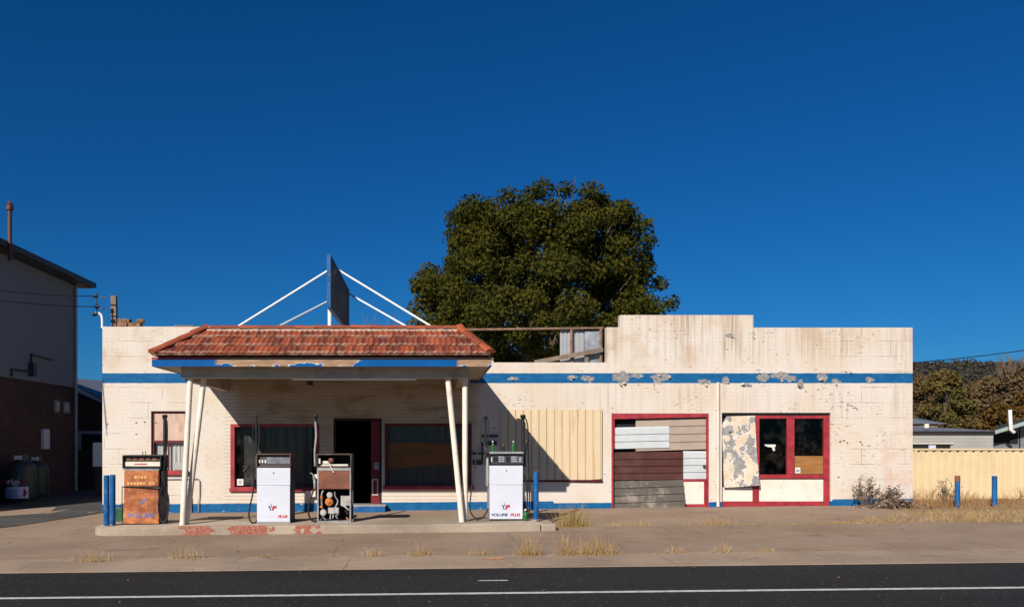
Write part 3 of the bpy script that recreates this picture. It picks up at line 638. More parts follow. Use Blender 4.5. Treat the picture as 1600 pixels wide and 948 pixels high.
# red shopfront with two panes
x0, x1, z0, z1 = hole('shop'); YS = YF+.05
b = MB()
zr = FZ(747.5); zt = FZ(741)
b.box(FX(1180.5), FX(1188), YS, YS+.10, zr+.001, FZ(648.5)); b.box(FX(1289), x1-E, YS-.004, YS+.10, z0, FZ(648.5))
b.box(FX(1188), FX(1289), YS+.002, YS+.098, FZ(653.5), FZ(648.6)); b.box(FX(1231.5), FX(1243), YS-.002, YS+.09, zt, FZ(653.6))
b.box(FX(1182), FX(1289), YS-.006, YS+.11, zr, zt-.002); b.box(FX(1178), FX(1187.5), YS+.001, YS+.1, z0, zr-.001)
b.box(FX(1187.5), FX(1289), YS+.003, YS+.09, FZ(795), FZ(783)); b.box(x0+E, FX(1178), YS+.003, YS+.09, FZ(795), FZ(783.5)); b.box(x0+E, x0+.03, YS, YS+.1, FZ(783.4), z1-.05)
sf = b.build('shopfront', M['red'], st, bevel=.004, label='red framed shopfront with two black panes and a peeling board')
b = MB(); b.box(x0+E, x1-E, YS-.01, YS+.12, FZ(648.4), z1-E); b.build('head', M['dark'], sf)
for (ua, ub, lab) in ((1188, 1231.5, 'black left pane with a white pistol shape'), (1243, 1289, 'black right pane with a brown board in its foot')):
    b = MB(); b.box(FX(ua)-.01, FX(ub)+.01, YS+.045, YS+.051, zt-.01, FZ(653)); b.build('pane', M['glass'], sf, label=lab)
b = MB(); b.box(FX(1244), FX(1288.5), YS+.02, YS+.035, FZ(740.5), FZ(712)); b.build('board', M['ply'], sf)
b = MB(); b.box(FX(1244.5), FX(1252.5), YS+.013, YS+.018, FZ(739), FZ(730)); b.build('sticker', M['paper'], sf)
b = MB(); [b.box(FX(1246), FX(1251), YS+.0105, YS+.0125, FZ(736.4-k*2.0), FZ(735.4-k*2.0)) for k in range(2)]; b.build('emblem', M['ink'], sf)
gun = [(1197.2,694),(1214.5,694),(1214.3,697.5),(1212.6,698.2),(1213.8,703.6),(1210.4,704),(1208.6,698.6),(1201,697.6),(1199.5,696.2),(1197.4,695.8)]
b = MB(); b.prism([(FX(u), YS+.038, FZ(v)) for u, v in gun], (0, .005, 0)); b.build('pistol_shape', M['paper'], sf)
for (ua, ub, va) in ((1187.5, 1289, 748.5), (1131, 1178, 761)):
    b = MB(); b.box(FX(ua)+.003, FX(ub)-.003, YS+.03, YS+.06, FZ(783), FZ(va)); b.build('lower_panel', M['white'], sf)
b = MB(); b.prism([(FX(1129), YF+.03, FZ(663)), (FX(1135.5), YF+.02, FZ(650)), (FX(1179.5), YF-.01, FZ(649)), (FX(1181.5), YF-.02, FZ(700)), (FX(1185), YF-.09, FZ(757.5)), (FX(1160), YF-.05, FZ(759.5)), (FX(1131.5), YF+.0, FZ(761.5))], (0, .016, 0))
b.build('peeling_board', M['peeled'], sf, label='warped board with peeling cream paint over the left bay', smooth=False)
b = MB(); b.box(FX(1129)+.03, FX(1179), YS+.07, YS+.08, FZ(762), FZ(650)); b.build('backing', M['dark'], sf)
# downpipe, conduits and little fittings on the wall
b = MB(); b.tube([(FX(1121), YF-.045, FZ(597.5)), (FX(1121), YF-.045, gz(7, 19)+.02)], .036, 12)
for v in (640, 700, 760): b.box(FX(1121)-.055, FX(1121)+.055, YF-.02, YF-.003, FZ(v), FZ(v)+.03)
b.build('downpipe', simple('pipe_cream', (.60,.535,.47), .7, .06, 2, .08, 30, dirt=(.3,.2,.12), dirt_amt=.4, dscale=3), st)
b = MB(); b.tube([(FX(256), YF-.03, FZ(745)), (FX(256), YF-.03, FZ(748)), (FX(310), YF-.03, FZ(747.5)), (FX(312.5), YF-.03, FZ(751)), (FX(312.5), YF-.03, FZ(774)), (FX(311), YF-.04, FZ(780)), (FX(311), YF-.04, FZ(799))], .012, 8)
b.tube([(FX(297), YF-.03, FZ(770)), (FX(299.5), YF-.03, FZ(778)), (FX(299.5), YF-.03, FZ(799))], .015, 8); b.build('conduit', M['grey'], st)
b = MB()
for (ua, ub, v, h) in ((752, 778, 681, .03), (752, 776, 692, .05), (735, 762, 708, .025), (738, 752, 722, .06)): b.box(FX(ua), FX(ub), YF-.045, YF-.004, FZ(v)-h, FZ(v)+h)
b.tube([(FX(753), YF-.03, FZ(690)), (FX(753), YF-.03, FZ(725))], .02, 8); b.build('meter_bracket', M['darkmetal'], st)
b = MB(); rr = random.Random(5)
for u, v in [(785,644),(786,655),(789,650),(768,735),(772,668),(1140,675),(762,739),(1310,745),(1318,688),(1344,690),(1312,690),(1325,632),(1334,637),(168,662),(213,660),(226,659),(240,657),(213,678)]:
    b.box(FX(u)-.02, FX(u)+.02*rr.uniform(.6, 2), YF-.004, YF+.003, FZ(v)-.012, FZ(v)+.012)
b.build('spalled_spots', M['darkmetal'], st)
b = MB(); b.box(FX(479), FX(494), YF-.12, YF-.07, FZ(775), FZ(766)); b.build('wall_vent', M['cream'], st)

# ---- canopy
yF0, yR = 15.44, 18.98
cxl, cxr = -5.41, 1.225
b = MB(); b.box(cxl+.03, cxr-.03, yF0+.03, yR, 3.13, 3.17); b.box(cxl+.03, cxr-.03, 17.0, yR, 3.172, 3.30)
cn = b.build('canopy', M['soffit'], st, label='red tiled canopy on slanted posts with a peeling blue fascia')
b = MB(); b.box(cxl, cxr, yF0, yF0+.028, 3.118, 3.30); b.box(cxl, cxl+.028, yF0+.03, yR, 3.118, 3.285); b.box(cxr-.028, cxr, yF0+.03, yR, 3.118, 3.285); b.build('fascia', M['fascia'], cn)
b = MB(); b.box(-4.94, .80, 15.75, 15.93, 2.92, 3.128); b.box(-4.92, -4.78, 15.94, 18.97, 2.86, 3.127); b.box(.62, .78, 15.94, 18.97, 2.93, 3.127); b.build('beam', M['beam'], cn, bevel=.006)
# tiles
EV = (15.33, 3.335); RG = (16.3, 3.955)     # eave and ridge (y, z)
exl, exr, rxl, rxr = -5.375, 1.205, -4.60, .635
rt = random.Random(11)
def tile_slope(b, P0, P1, Q0, Q1, nrm, courses=3, tw=.11, sub=6, lift=.05):
    """eave P0->P1, ridge Q0->Q1; roman tiles with rolls and stepped courses, trimmed at the hips"""
    P0, P1, Q0, Q1 = map(Vector, (P0, P1, Q0, Q1)); ex = (P1-P0).normalized(); L = (P1-P0).length
    q0 = (Q0-P0).dot(ex); q1 = (Q1-P0).dot(ex); up = ((Q0-P0)-ex*q0); nrm = Vector(nrm).normalized()
    N = int(L/(tw/sub))
    for c in range(courses):
        t0, t1 = c/courses-(.03 if c else 0), (c+1)/courses; jit = rt.uniform(-.02, .02); sag = [rt.uniform(-.012, .012) for _ in range(N//sub//4+3)]
        tint = [rt.random()**1.2 for _ in range(N//sub+3)]
        rows = []
        for t, lf in ((t0, 0), (t0+.001, lift*.8), (t0+.05, lift*.86), (t1, .0)):
            row = []
            for i in range(N+1):
                s = L*i/N; lo, hi = q0*max(0, t), L+(q1-L)*max(0, t); sc_ = min(max(s, lo), hi)
                ph = (s/tw+.5*c) % 1.0; h = .021*(math.sin(ph*2*math.pi)*.5+.5)**2.2+.004
                sg = sag[int(i/sub/4)]*(1 if lf else 0)
                if lf == 0 and t == t0: h *= 0
                row.append(P0+ex*sc_+up*(t+sg*.6)+nrm*(h+lf-(.012 if (lf == 0 and t == t0) else 0)))
            rows.append(row)
        for a in (0, 1, 2):
            for i in range(N):
                p, q, r_, s_ = rows[a][i], rows[a][i+1], rows[a+1][i+1], rows[a+1][i]
                if (q-p).length < 1e-4 and (r_-s_).length < 1e-4: continue
                g = tint[int((i/sub+.5*c))]
                b.add([p, q, r_, s_], [(0,1,2,3)], (g, 1.0 if a < 2 else 0.0, 0))
b = MB(); ye, ze = EV; yr_, zr_ = RG; yb = yr_+(yr_-ye)
tile_slope(b, (exl,ye,ze), (exr,ye,ze), (rxl,yr_,zr_), (rxr,yr_,zr_), (0,-.6,.8))
tile_slope(b, (exl,yb,ze), (exl,ye,ze), (rxl,yr_,zr_), (rxl,yr_,zr_), (-.7,0,.7))
tile_slope(b, (exr,ye,ze), (exr,yb,ze), (rxr,yr_,zr_), (rxr,yr_,zr_), (.7,0,.7))
tile_slope(b, (exr,yb,ze), (exl,yb,ze), (rxr,yr_,zr_), (rxl,yr_,zr_), (0,.6,.8))
b.build('tile_roof', M['tile'], cn, smooth=False)
def caps(b, A, B, step=.38, r=.095):
    A, B = Vector(A), Vector(B); n = int(round((B-A).length/step)); d = (B-A)/n
    side = d.cross(Vector((0,0,1))).normalized(); upv = side.cross(d).normalized()
    for k in range(n):
        g = rt.uniform(.35, 1.0); p = A+d*k+Vector((0, 0, rt.uniform(-.006, .01))); q = A+d*(k+1.08)+Vector((0,0,rt.uniform(-.006,.006)))
        for (pt, rr_, pt2, rr2) in ((p, r*1.1, q, r*.92),):
            ring = []
            for (o, ra) in ((pt, rr_), (pt2, rr2)):
                for j in range(9):
                    t = math.pi*j/8; ring.append(o+side*math.cos(t)*ra*1.15+upv*(math.sin(t)*ra*.75-.01))
            b.add(ring, [(j, j+1, j+10, j+9) for j in range(8)]+[tuple(range(9)), tuple(reversed(range(9, 18)))], (g, 0, 0))
b = MB(); caps(b, (rxl-.05,yr_,zr_+.03), (rxr+.05,yr_,zr_+.03)); caps(b, (exl,ye,ze+.05), (rxl,yr_,zr_+.05), .36); caps(b, (exr,ye,ze+.05), (rxr,yr_,zr_+.05), .36); caps(b, (exl,yb,ze+.05), (rxl,yr_,zr_+.05)); caps(b, (exr,yb,ze+.05), (rxr,yr_,zr_+.05))
b.build('ridge_capping', M['tile'], cn)
b = MB(); bx = linsp(rxl, rxr, .06)   # bedding mortar below the ridge caps
for y_, sg in ((yr_-.115, -1),):
    for a, c in zip(bx, bx[1:]): b.quad((a, y_, zr_-.045+rt.uniform(-.012,.008)), (c, y_, zr_-.045+rt.uniform(-.012,.008)), (c, y_+.03, zr_+.01), (a, y_+.03, zr_+.01))
b.build('ridge_mortar', M['mortar'], cn)
# posts
def post(a, c, nm='post'):
    b = MB(); b.tube([a, c], .056, 16); o = b.build(nm, M['postwhite'], cn)
for ub, vb, tps in ((287, 818, ((294.5, 592), (316, 594))), (721.5, 813.5, ((700, 592), (727, 592)))):
    for k, (ut, vt) in enumerate(tps):
        D = 15.72 if k == 0 else 15.86
        bx_ = P(ub+(0 if k == 0 else 3), vb, 15.8); tp = P(ut, vt, D); post((bx_.x+(.0 if ub < 500 else (.0 if k == 0 else .03)), D-.0, IZ(bx_.x)-.01), (tp.x, D+.12, 2.925 if k == 0 else 2.93))
b = MB(); b.box(FX(455)*.83, -.5*.3, 15.98, 16.06, 3.06, 3.125) if False else b.tube([(-2.72, 15.84, 2.892), (-.26, 15.84, 2.892)], .016, 10); b.box(-2.75, -.23, 15.81, 15.87, 2.90, 2.918); b.build('tube_light', M['pipewhite'], cn)
b = MB(); b.box(-2.55, -2.43, 16.5, 16.64, 2.83, 2.96); b.tube([(-2.49, 16.56, 2.96), (-2.49, 16.56, 3.13)], .02, 8); b.lathe((-2.49, 16.5, 2.895), [(.045,0),(.055,-.03),(.03,-.031)], 14, 'y'); b.build('floodlight', M['darkmetal'], cn, bevel=.008)

# ------------------------------------------------------------------ roof sign
sg = empty('roof_sign', (-2.08, 17.5, 3.9), 'dark double-sided sign board with blue edge standing on a post above the tiled canopy', 'sign')
xs_ = -2.08; zt_, zb_ = 5.52, 4.47; ya, yz = 16.5, 20.3
b = MB(); b.box(xs_-.02, xs_+.03, ya, yz, zb_, zt_); b.build('panel', simple('sign_face', (.055,.055,.065), .6, .15, 1.2, .05, 20, dirt=(.03,.03,.035), dirt_amt=.5, dscale=2), sg)
b = MB(); b.box(xs_-.045, xs_+.035, ya-.035, ya-.002, zb_, zt_); b.box(xs_-.045, xs_+.035, yz+.002, yz+.03, zb_, zt_); b.box(xs_-.045, xs_+.035, ya-.035, yz+.03, zt_+.002, zt_+.03); b.box(xs_-.045, xs_+.035, ya-.035, yz+.03, zb_-.03, zb_-.002); b.build('edge_trim', M['blue'], sg)
b = MB(); b.tube([(xs_, 16.62, 3.75), (xs_, 16.62, zb_-.03)], .045, 12); b.build('post', M['pipewhite'], sg); b = MB(); b.tube([(xs_, 19.9, 3.36), (xs_, 19.9, zb_-.03)], .045, 12); b.build('post', M['pipewhite'], sg)
for a, c in (((-2.13, 16.8, 5.29), (-4.35, 16.62, 3.86)), ((-2.11, 20.1, 5.45), (-4.2, 16.95, 3.62)), ((-2.04, 17.7, 5.50), (.42, 16.7, 3.86)), ((-2.04, 20.15, 5.42), (.35, 16.95, 3.65))):
    b = MB(); b.tube([a, c], .022, 8); b.build('brace', M['pipewhite'], sg)

# frame of pipe and sheets behind the low parapet
D = 20.6
rfm = empty('roof_screen', (P(830, 540, D).x, D, 3.36), 'rusty pipe rail with grey metal sheets on the roof behind the low parapet', 'screen frame')
b = MB(); b.tube([P(640, 516, D), P(943, 512.5, D)], .032, 8); b.build('rail', M['rustpipe'], rfm)
for u in (893, 939): b = MB(); a = P(u, 514, D); b.tube([a, (a.x, D, 3.36)], .04, 8); b.build('upright', M['rustpipe'], rfm)
b = MB(); a = P(660, 516, D); b.tube([a, (a.x, D, 3.36)], .04, 8); b.build('upright', M['rustpipe'], rfm)
b = MB(); b.bar(P(835, 566, D-.1), P(942, 546, D-.1), .05, .11); b.build('timber_brace', M['oldwood'], rfm)
b = MB(); a = P(917, 548, D-.1); b.box(a.x-.05, a.x+.05, D-.06, D-.02, 3.36, a.z); b.build('upright', M['oldwood'], rfm)
b = MB(); a, c = P(875, 516, D+.08), P(913, 516, D+.08); ribbed(b, a.x, c.x, 3.37, a.z, D+.08, .1, .02); b.build('sheet', M['galv'], rfm, smooth=False, label='dull grey ribbed sheet')
b = MB(); a, c = P(913.5, 517, D+.06), P(937, 516, D+.06); b.box(a.x, c.x, D+.05, D+.056, 3.37, a.z); b.build('sheet', simple('dented_sheet', (.27,.285,.31), .45, .25, 5, .5, 6, .3, dirt=(.5,.52,.55), dirt_amt=.5, dscale=4), rfm, label='pale dented sheet')
# rubble on the parapet, timber post and service bracket at the left corner
b = MB(); rr = random.Random(9); zt0 = FZ(510)
for k in range(11):
    x = FX(188+rr.uniform(0, 32)); r_ = Matrix.Rotation(rr.uniform(-.5, .5), 3, 'Z') @ Matrix.Rotation(rr.uniform(-.12, .12), 3, 'Y'); lay = 0 if k < 5 else 1
    b.obox((FX(188+6.5*(k % 5)+rr.uniform(-1, 1)) if lay == 0 else x, YF+.11+rr.uniform(-.03, .03), zt0+.052+lay*.09), .21*rr.uniform(.6, 1.1), .14, .09, r_)
b.build('brick_rubble', simple('old_brick', (.24, .125, .065), .9, .4, 9, .4, 40, dirt=(.05,.035,.025), dirt_amt=.8, dscale=8), label='heap of loose old bricks lying on the parapet at the left corner', cat='rubble', bevel=.01)
b = MB(); b.bar((FX(168.5), YF+.45, 3.37), (FX(166.5), YF+.45, FZ(457)-.0), .12, .13); b.build('timber_post', M['oldwood'], label='weathered grey timber post rising behind the parapet at the left corner', cat='post', bevel=.008)
sb = empty('service_bracket', (FX(160)-.05, YF+.1, FZ(510)), 'white bent pipe with black insulators where the power lines reach the left corner', 'power bracket')
b = MB(); b.tube([(FX(158.5), YF+.05, FZ(512)), (FX(158.5), YF+.05, FZ(500)), (FX(157), YF+.05, FZ(492)), (FX(152), YF+.03, FZ(488.5)), (FX(148), YF, FZ(490.5))], .03, 10, 5); b.build('pipe', M['pipewhite'], sb)
b = MB(); b.tube([(FX(150.5), YF, FZ(458)), (FX(151.5), YF, FZ(492))], .012, 6); b.box(FX(150), FX(163), YF+.18, YF+.2, FZ(463), FZ(461.5)); b.box(FX(151), FX(163), YF+.18, YF+.2, FZ(481), FZ(479.5)); b.build('strut', M['darkmetal'], sb)
for u, v in ((149.5, 462.5), (151.5, 479), (147.5, 491)): b = MB(); b.lathe((FX(u), YF, FZ(v)), [(.02,-.05),(.045,-.04),(.045,-.01),(.03,0),(.045,.01),(.045,.04),(.02,.05)], 12, 'x'); b.build('insulator', M['black'], sb)
def wire(a, c, sag, r, lab, nm='power_line'):
    a, c = Vector(a), Vector(c); b = MB(); pts = [a+(c-a)*t/12+Vector((0, 0, -sag*4*(t/12)*(1-t/12))) for t in range(13)]
    b.tube(pts, r, 6); b.build(nm, M['black'], label=lab, cat='power line', group='overhead power lines')
wire((FX(149.5), YF, FZ(462.5)), P(-140, 432, 15.2), .10, .010, 'upper black wire running left from the insulators to the dark house')
wire((FX(151.5), YF, FZ(479)), P(-140, 446, 15.2), .10, .010, 'lower black wire running left from the insulators to the dark house')
wire(P(1380, 570, 60), P(1760, 520, 60), .3, .035, 'thin wire crossing the sky above the hill on the right')

# ------------------------------------------------------------------ fuel pumps
YP = 15.85; SP = F/YP
def px(u): return (u-CU)/SP
def pz(v): return H+(CV-v)/SP
def logo(root, cxu, cyv, sc_, y, vm, pm, ring=True):
    x, z = px(cxu), pz(cyv)
    if ring: b = MB(); b.lathe((x, y, z), [(sc_*1.55,-.001),(sc_*1.55,0),(sc_*1.48,0),(sc_*1.48,-.001),(sc_*1.55,-.001)], 28, 'y', cap=False); b.build('logo_ring', M['lgrey'], root)
    b = MB(); b.prism([(x-sc_*1.0, y, z+sc_*.55), (x-sc_*.55, y, z+sc_*.62), (x-sc_*.18, y, z-sc_*.75), (x-sc_*.5, y, z-sc_*.7)], (0, -.0015, 0))
    b.prism([(x-sc_*.35, y, z+sc_*1.1), (x-sc_*.15, y, z+sc_*1.1), (x-sc_*.02, y, z+sc_*.1), (x-sc_*.2, y, z+sc_*.1)], (0, -.0015, 0)); b.build('logo', vm, root)
    if pm: text('P', sc_*2.0, (x+sc_*.45, y-.001, z-sc_*.75), pm, root, 'logo', shear=.25, bold=.012)
def head_frame(root, x0, x1, z0, z1, y, depth, t, m, tb=None):
    b = MB(); tb = tb or t
    b.box(x0, x0+t, y, y+depth, z0, z1); b.box(x1-t, x1, y, y+depth, z0, z1); b.box(x0+t, x1-t, y+.001, y+depth-.001, z1-t, z1); b.box(x0+t, x1-t, y+.001, y+depth-.001, z0, z0+tb)
    return b.build('head', m, root, bevel=.008)
def mast(root, x, y, z0, z1, r=.028):
    b = MB(); b.tube([(x, y, z0), (x, y, z1-.05)], r, 10); b.tube([(x, y, z1-.06), (x, y-.005, z1)], [r*.8, r*1.5], 10); b.lathe((x, y, z1), [(r*1.5,0),(r*1.7,.02),(r*1.2,.05)], 12); b.build('hose_mast', M['black'], root)
def hose(root, pts, r=.017, m=None): b = MB(); b.tube(pts, r, 8, 6); return b.build('hose', m or M['black'], root)
def nozzle(root, x, y, z, m=None, side=1):
    n = MB(); n.tube([(x, y, z-.14), (x, y-.02, z), (x-.02*side, y-.03, z+.10)], [.022, .03, .02], 10); n.tube([(x-.02*side, y-.03, z+.10), (x-.05*side, y-.02, z+.16), (x-.09*side, y, z+.17)], .012, 8)
    n.tube([(x, y-.05, z-.10), (x+.01*side, y-.085, z-.02), (x, y-.05, z+.05)], .008, 6, 4); return n.build('nozzle', m or M['black'], root)
PG = 'fuel pumps on the island'
# 1: rusted
x0, x1, zb = px(193), px(250), IZ(px(220))
p1 = empty('fuel_pump', ((x0+x1)/2, YP+.25, zb), 'heavily rusted orange fuel pump with worn blue lettering beside the two blue bollards', 'fuel pump', PG)
b = MB(); b.box(x0+.02, x1-.01, YP+.02, YP+.52, zb, pz(734)); b.build('cabinet', M['darkmetal'], p1, bevel=.01)
b = MB(); b.box(x0+.012, x1-.03, YP-.002, YP+.018, pz(759.5), pz(735)); b.build('upper_panel', M['rust'], p1, bevel=.006)
b = MB(); b.prism([(x0-.005, YP-.01, zb+.02), (x1-.02, YP-.004, zb+.02), (x1-.035, YP-.004, pz(762)), (x0+.012, YP-.01, pz(760.5))], (0, .022, 0)); b.build('lower_panel', M['rust'], p1, bevel=.006)
b = MB(); b.tube([(x0-.02, YP-.02, pz(760)), ((x0+x1)/2, YP-.025, pz(761)), (x1, YP-.02, pz(763.5))], .011, 6); b.tube([(x0-.02, YP-.02, pz(760)), (x0-.03, YP+.0, pz(785)), (x0-.02, YP+.02, zb+.02)], .009, 6); b.build('strap', M['black'], p1)
b = MB(); b.box(x0, x1-.02, YP+.0, YP+.5, pz(734.6), pz(731.8)); b.build('trim', M['grey'], p1)
h = head_frame(p1, x0-.02, x1+.025, pz(731.5), pz(710.5), YP-.02, .46, .022, M['darkmetal'])
b = MB(); b.box(x0+.005, x1, YP+.06, YP+.07, pz(730), pz(712)); b.build('display_back', M['darkmetal'], h)
b = MB(); b.box(x0+.01, x1-.01, YP+.03, YP+.05, pz(728), pz(721)); b.build('display', M['cream'], h)
b = MB(); [b.box(x0+.04+k*.13, x0+.13+k*.13, YP+.045, YP+.056, pz(719.5), pz(715.5)) for k in range(5)]; b.build('counter', M['rustplain'], h)
b = MB(); b.box(x0+.20, x0+.46, YP+.026, YP+.0285, pz(725.4), pz(723.8)); b.build('label_strip', M['lred'], h)
b = MB(); b.tube([(px(217.5), YP+.2, pz(710.5)), (px(217.5), YP+.2, pz(705))], .008, 6); b.tube([(px(222), YP+.2, pz(710.5)), (px(222), YP+.2, pz(705))], .008, 6); b.build('stud', M['darkmetal'], h)
xm = px(254.5); mast(p1, xm, YP+.12, pz(735), pz(651), .034)
b = MB(); b.box(x1+.0, x1+.055, YP+.06, YP+.30, pz(775), pz(712)); b.build('holster', M['black'], p1, bevel=.01)
hose(p1, [(xm+.0, YP+.1, pz(652)), (xm+.05, YP+.08, pz(657)), (xm+.065, YP+.07, pz(675)), (xm+.055, YP+.07, pz(695)), (xm+.03, YP+.06, pz(715)), (xm-.0, YP+.05, pz(735)), (xm-.03, YP+.02, pz(760)), (xm-.075, YP-.02, pz(780)), (xm-.07, YP-.03, pz(800)), (xm-.01, YP-.04, pz(814)), (xm+.07, YP-.03, pz(812)), (xm+.115, YP+.0, pz(795)), (xm+.10, YP+.03, pz(777)), (xm+.05, YP+.05, pz(765))], .016)
nozzle(p1, xm+.035, YP+.05, pz(758))
text('VOLUME', .135, (px(220.5), YP-.013, pz(808)), M['lrustblue'], p1, bold=.004, sx=1.05)
logo(p1, 222.5, 783, .062, YP-.012, M['lrustblue'], None, False)
b = MB(); x, z = px(222), pz(783); b.prism([(x-.02, YP-.013, z-.045), (x+.02, YP-.013, z-.045), (x+.10, YP-.013, z+.06), (x+.05, YP-.013, z+.06)], (0,-.0015,0)); b.build('logo', M['lrustblue'], p1)
b = MB()   # two rows of worn-away yellow lettering, no longer readable
for k in range(4): b.box(px(210+k*5), px(213.8+k*5), YP-.0055, YP-.003, pz(747.5), pz(743))
for k in range(9): b.box(px(199+k*4.9), px(202.6+k*4.9), YP-.0055, YP-.003, pz(757), pz(752.6)) if k != 6 else None
b.build('worn_lettering', M['lyellow'], p1)
# 2: white, left hose
def white_front(root, x0, x1, z0, z1, seam):
    b = MB(); b.box(x0, x1, YP-.004, YP+.016, seam+.002, z1); b.box(x0+.004, x1-.004, YP-.010, YP+.016, z0, seam-.002)
    o = b.build('front_panel', M['pumpwhite'], root, bevel=.006)
    k = MB(); k.lathe(((x0+x1)/2, YP-.004, z1-.10), [(.013,0),(.013,-.008),(.007,-.010)], 12, 'y'); k.build('lock', M['darkmetal'], o)
    return o
x0, x1, zb = px(401), px(454.5), IZ(px(428))
p2 = empty('fuel_pump', ((x0+x1)/2, YP+.25, zb), 'white fuel pump with faded lettering and brown-topped head in front of the curtained window', 'fuel pump', PG)
b = MB(); b.box(x0+.012, x1-.004, YP+.018, YP+.52, zb, pz(730)); b.build('cabinet', M['darkmetal'], p2, bevel=.008)
white_front(p2, x0+.004, x1-.012, zb+.03, pz(730.5), pz(758)); b = MB(); b.box(x0, x1-.01, YP-.012, YP+.016, zb+.002, zb+.028); b.build('skirt', M['grey'], p2)
h = head_frame(p2, x0-.005, x1+.0, pz(729.5), pz(708.5), YP-.02, .48, .022, simple('brown_trim', (.10,.055,.042), .6, .25, 6, .1))
b = MB(); b.box(x0+.02, x1-.02, YP+.05, YP+.06, pz(728.5), pz(710)); b.build('display_back', M['ink'], h)
b = MB(); b.box(px(416), px(452), YP+.036, YP+.048, pz(724), pz(714)); b.build('display', simple('scratched_display', (.16,.17,.19), .3, .3, 10, .05, dirt=(.32,.32,.34), dirt_amt=.6, dscale=7), h)
b = MB(); [b.box(px(404+k*4.5), px(406.3+k*4.5), YP+.03, YP+.048, pz(723), pz(718)) for k in range(3)]; b.build('button', M['paper'], h)
xm = px(398.5); mast(p2, xm, YP+.12, pz(712), pz(650.5), .02)
hose(p2, [(xm, YP+.12, pz(651)), (xm-.055, YP+.11, pz(664)), (xm-.06, YP+.10, pz(685)), (xm-.01, YP+.10, pz(703)), (xm+.02, YP+.1, pz(706)), (xm+.06, YP+.1, pz(690)), (xm+.055, YP+.11, pz(665)), (xm+.005, YP+.12, pz(652))], .011)
b = MB(); b.box(x0-.05, x0+.008, YP+.08, YP+.30, pz(765), pz(712)); b.build('holster', M['darkmetal'], p2, bevel=.01)
nozzle(p2, x0-.07, YP+.05, pz(752), M['darkmetal'])
hose(p2, [(x0-.07, YP+.05, pz(757)), (x0-.085, YP+.02, pz(772)), (x0-.135, YP-.02, pz(792)), (x0-.145, YP-.03, pz(806)), (x0-.10, YP-.03, pz(815)), (x0-.03, YP-.0, pz(815.5)), (x0-.0, YP+.1, pz(812))], .016)
logo(p2, 425, 793, .07, YP-.0105, M['lblue'], M['lred'])
text('VOLUME', .082, (px(416.5), YP-.011, pz(808.5)), M['lfade'], p2, shear=.2, bold=.004, sx=1.0); text('PLUS', .082, (px(441.5), YP-.011, pz(808.5)), M['lred'], p2, shear=.25, bold=.006, sx=1.05)
# 3: gutted
x0, x1, zb = px(495.5), px(548.5), IZ(px(522))
p3 = empty('fuel_pump', ((x0+x1)/2, YP+.25, zb), 'gutted fuel pump with its machinery exposed below a brown panel in front of the doorway', 'fuel pump', PG)
b = MB()
for xa in (x0, x1-.03):
    for ya_ in (YP, YP+.47): b.box(xa, xa+.03, ya_, ya_+.03, zb, pz(730))
b.box(x0+.03, x1-.03, YP+.001, YP+.029, pz(735), pz(730.2)); b.box(x0+.031, x1-.031, YP+.03, YP+.47, zb, zb+.025); b.box(x0+.031, x1-.031, YP+.002, YP+.028, zb+.0, zb+.02)
b.build('cabinet_frame', M['grey'], p3, bevel=.004)
b = MB(); b.box(x0+.031, x1-.031, YP+.44, YP+.455, zb+.03, pz(736)); b.box(x0+.003, x0+.012, YP+.031, YP+.46, zb+.03, pz(736)); b.box(x1-.012, x1-.003, YP+.031, YP+.46, zb+.03, pz(736)); b.build('inner_shell', M['dark'], p3)
b = MB(); b.box(x0+.032, x1-.032, YP-.004, YP+.012, pz(763.5), pz(735.5)); b.build('front_panel', M['rustplain'], p3, bevel=.006)
h = head_frame(p3, x0-.012, x1+.012, pz(729.6), pz(708.5), YP-.015, .48, .026, simple('brown_head', (.055,.04,.034), .6, .3, 6, .1, dirt=(.2,.15,.12), dirt_amt=.5, dscale=9))
b = MB(); b.box(x0+.02, x1-.02, YP+.38, YP+.39, pz(728), pz(711)); b.build('display_back', M['dark'], h)
b = MB(); b.box(x0+.06, x1-.07, YP+.05, YP+.25, pz(727.6), pz(725)); b.box(px(501), px(512), YP+.08, YP+.2, pz(724), pz(720)); b.box(px(498), px(500.4), YP+.0, YP+.05, pz(724), pz(716)); b.build('counter_tray', M['cream'], h)
b = MB(); b.lathe((px(516.5), YP+.1, pz(719)), [(.02,-.05),(.05,-.04),(.055,.02),(.03,.05)], 14, 'x'); b.build('counter_wheel', M['rustplain'], h)
b = MB(); b.tube([(px(514), YP-.03, pz(722)), (px(517), YP-.035, pz(729)), (px(522), YP-.03, pz(738))], .012, 8); b.build('cable', M['cream'], h)
def mp(nm, m, fn): b = MB(); fn(b); return b.build(nm, m, p3, bevel=.0)
mp('motor', M['orange'], lambda b: (b.lathe((px(513.5), YP+.13, pz(784)), [(.03,-.10),(.075,-.09),(.085,-.03),(.085,.06),(.06,.12)], 18, 'y'), b.lathe((px(513.5), YP+.03, pz(784)), [(.03,-.02),(.03,.01)], 12, 'y')))
mp('pulley', M['oldcream'], lambda b: (b.lathe((px(514.5), YP+.07, pz(773)), [(.03,-.03),(.058,-.025),(.058,.01),(.05,.015),(.058,.02),(.058,.03),(.02,.03)], 20, 'y')))
mp('filter', M['oldcream'], lambda b: (b.lathe((px(504.5), YP+.06, pz(800.5)), [(.02,-.04),(.062,-.035),(.066,.05),(.03,.08)], 20, 'y')))
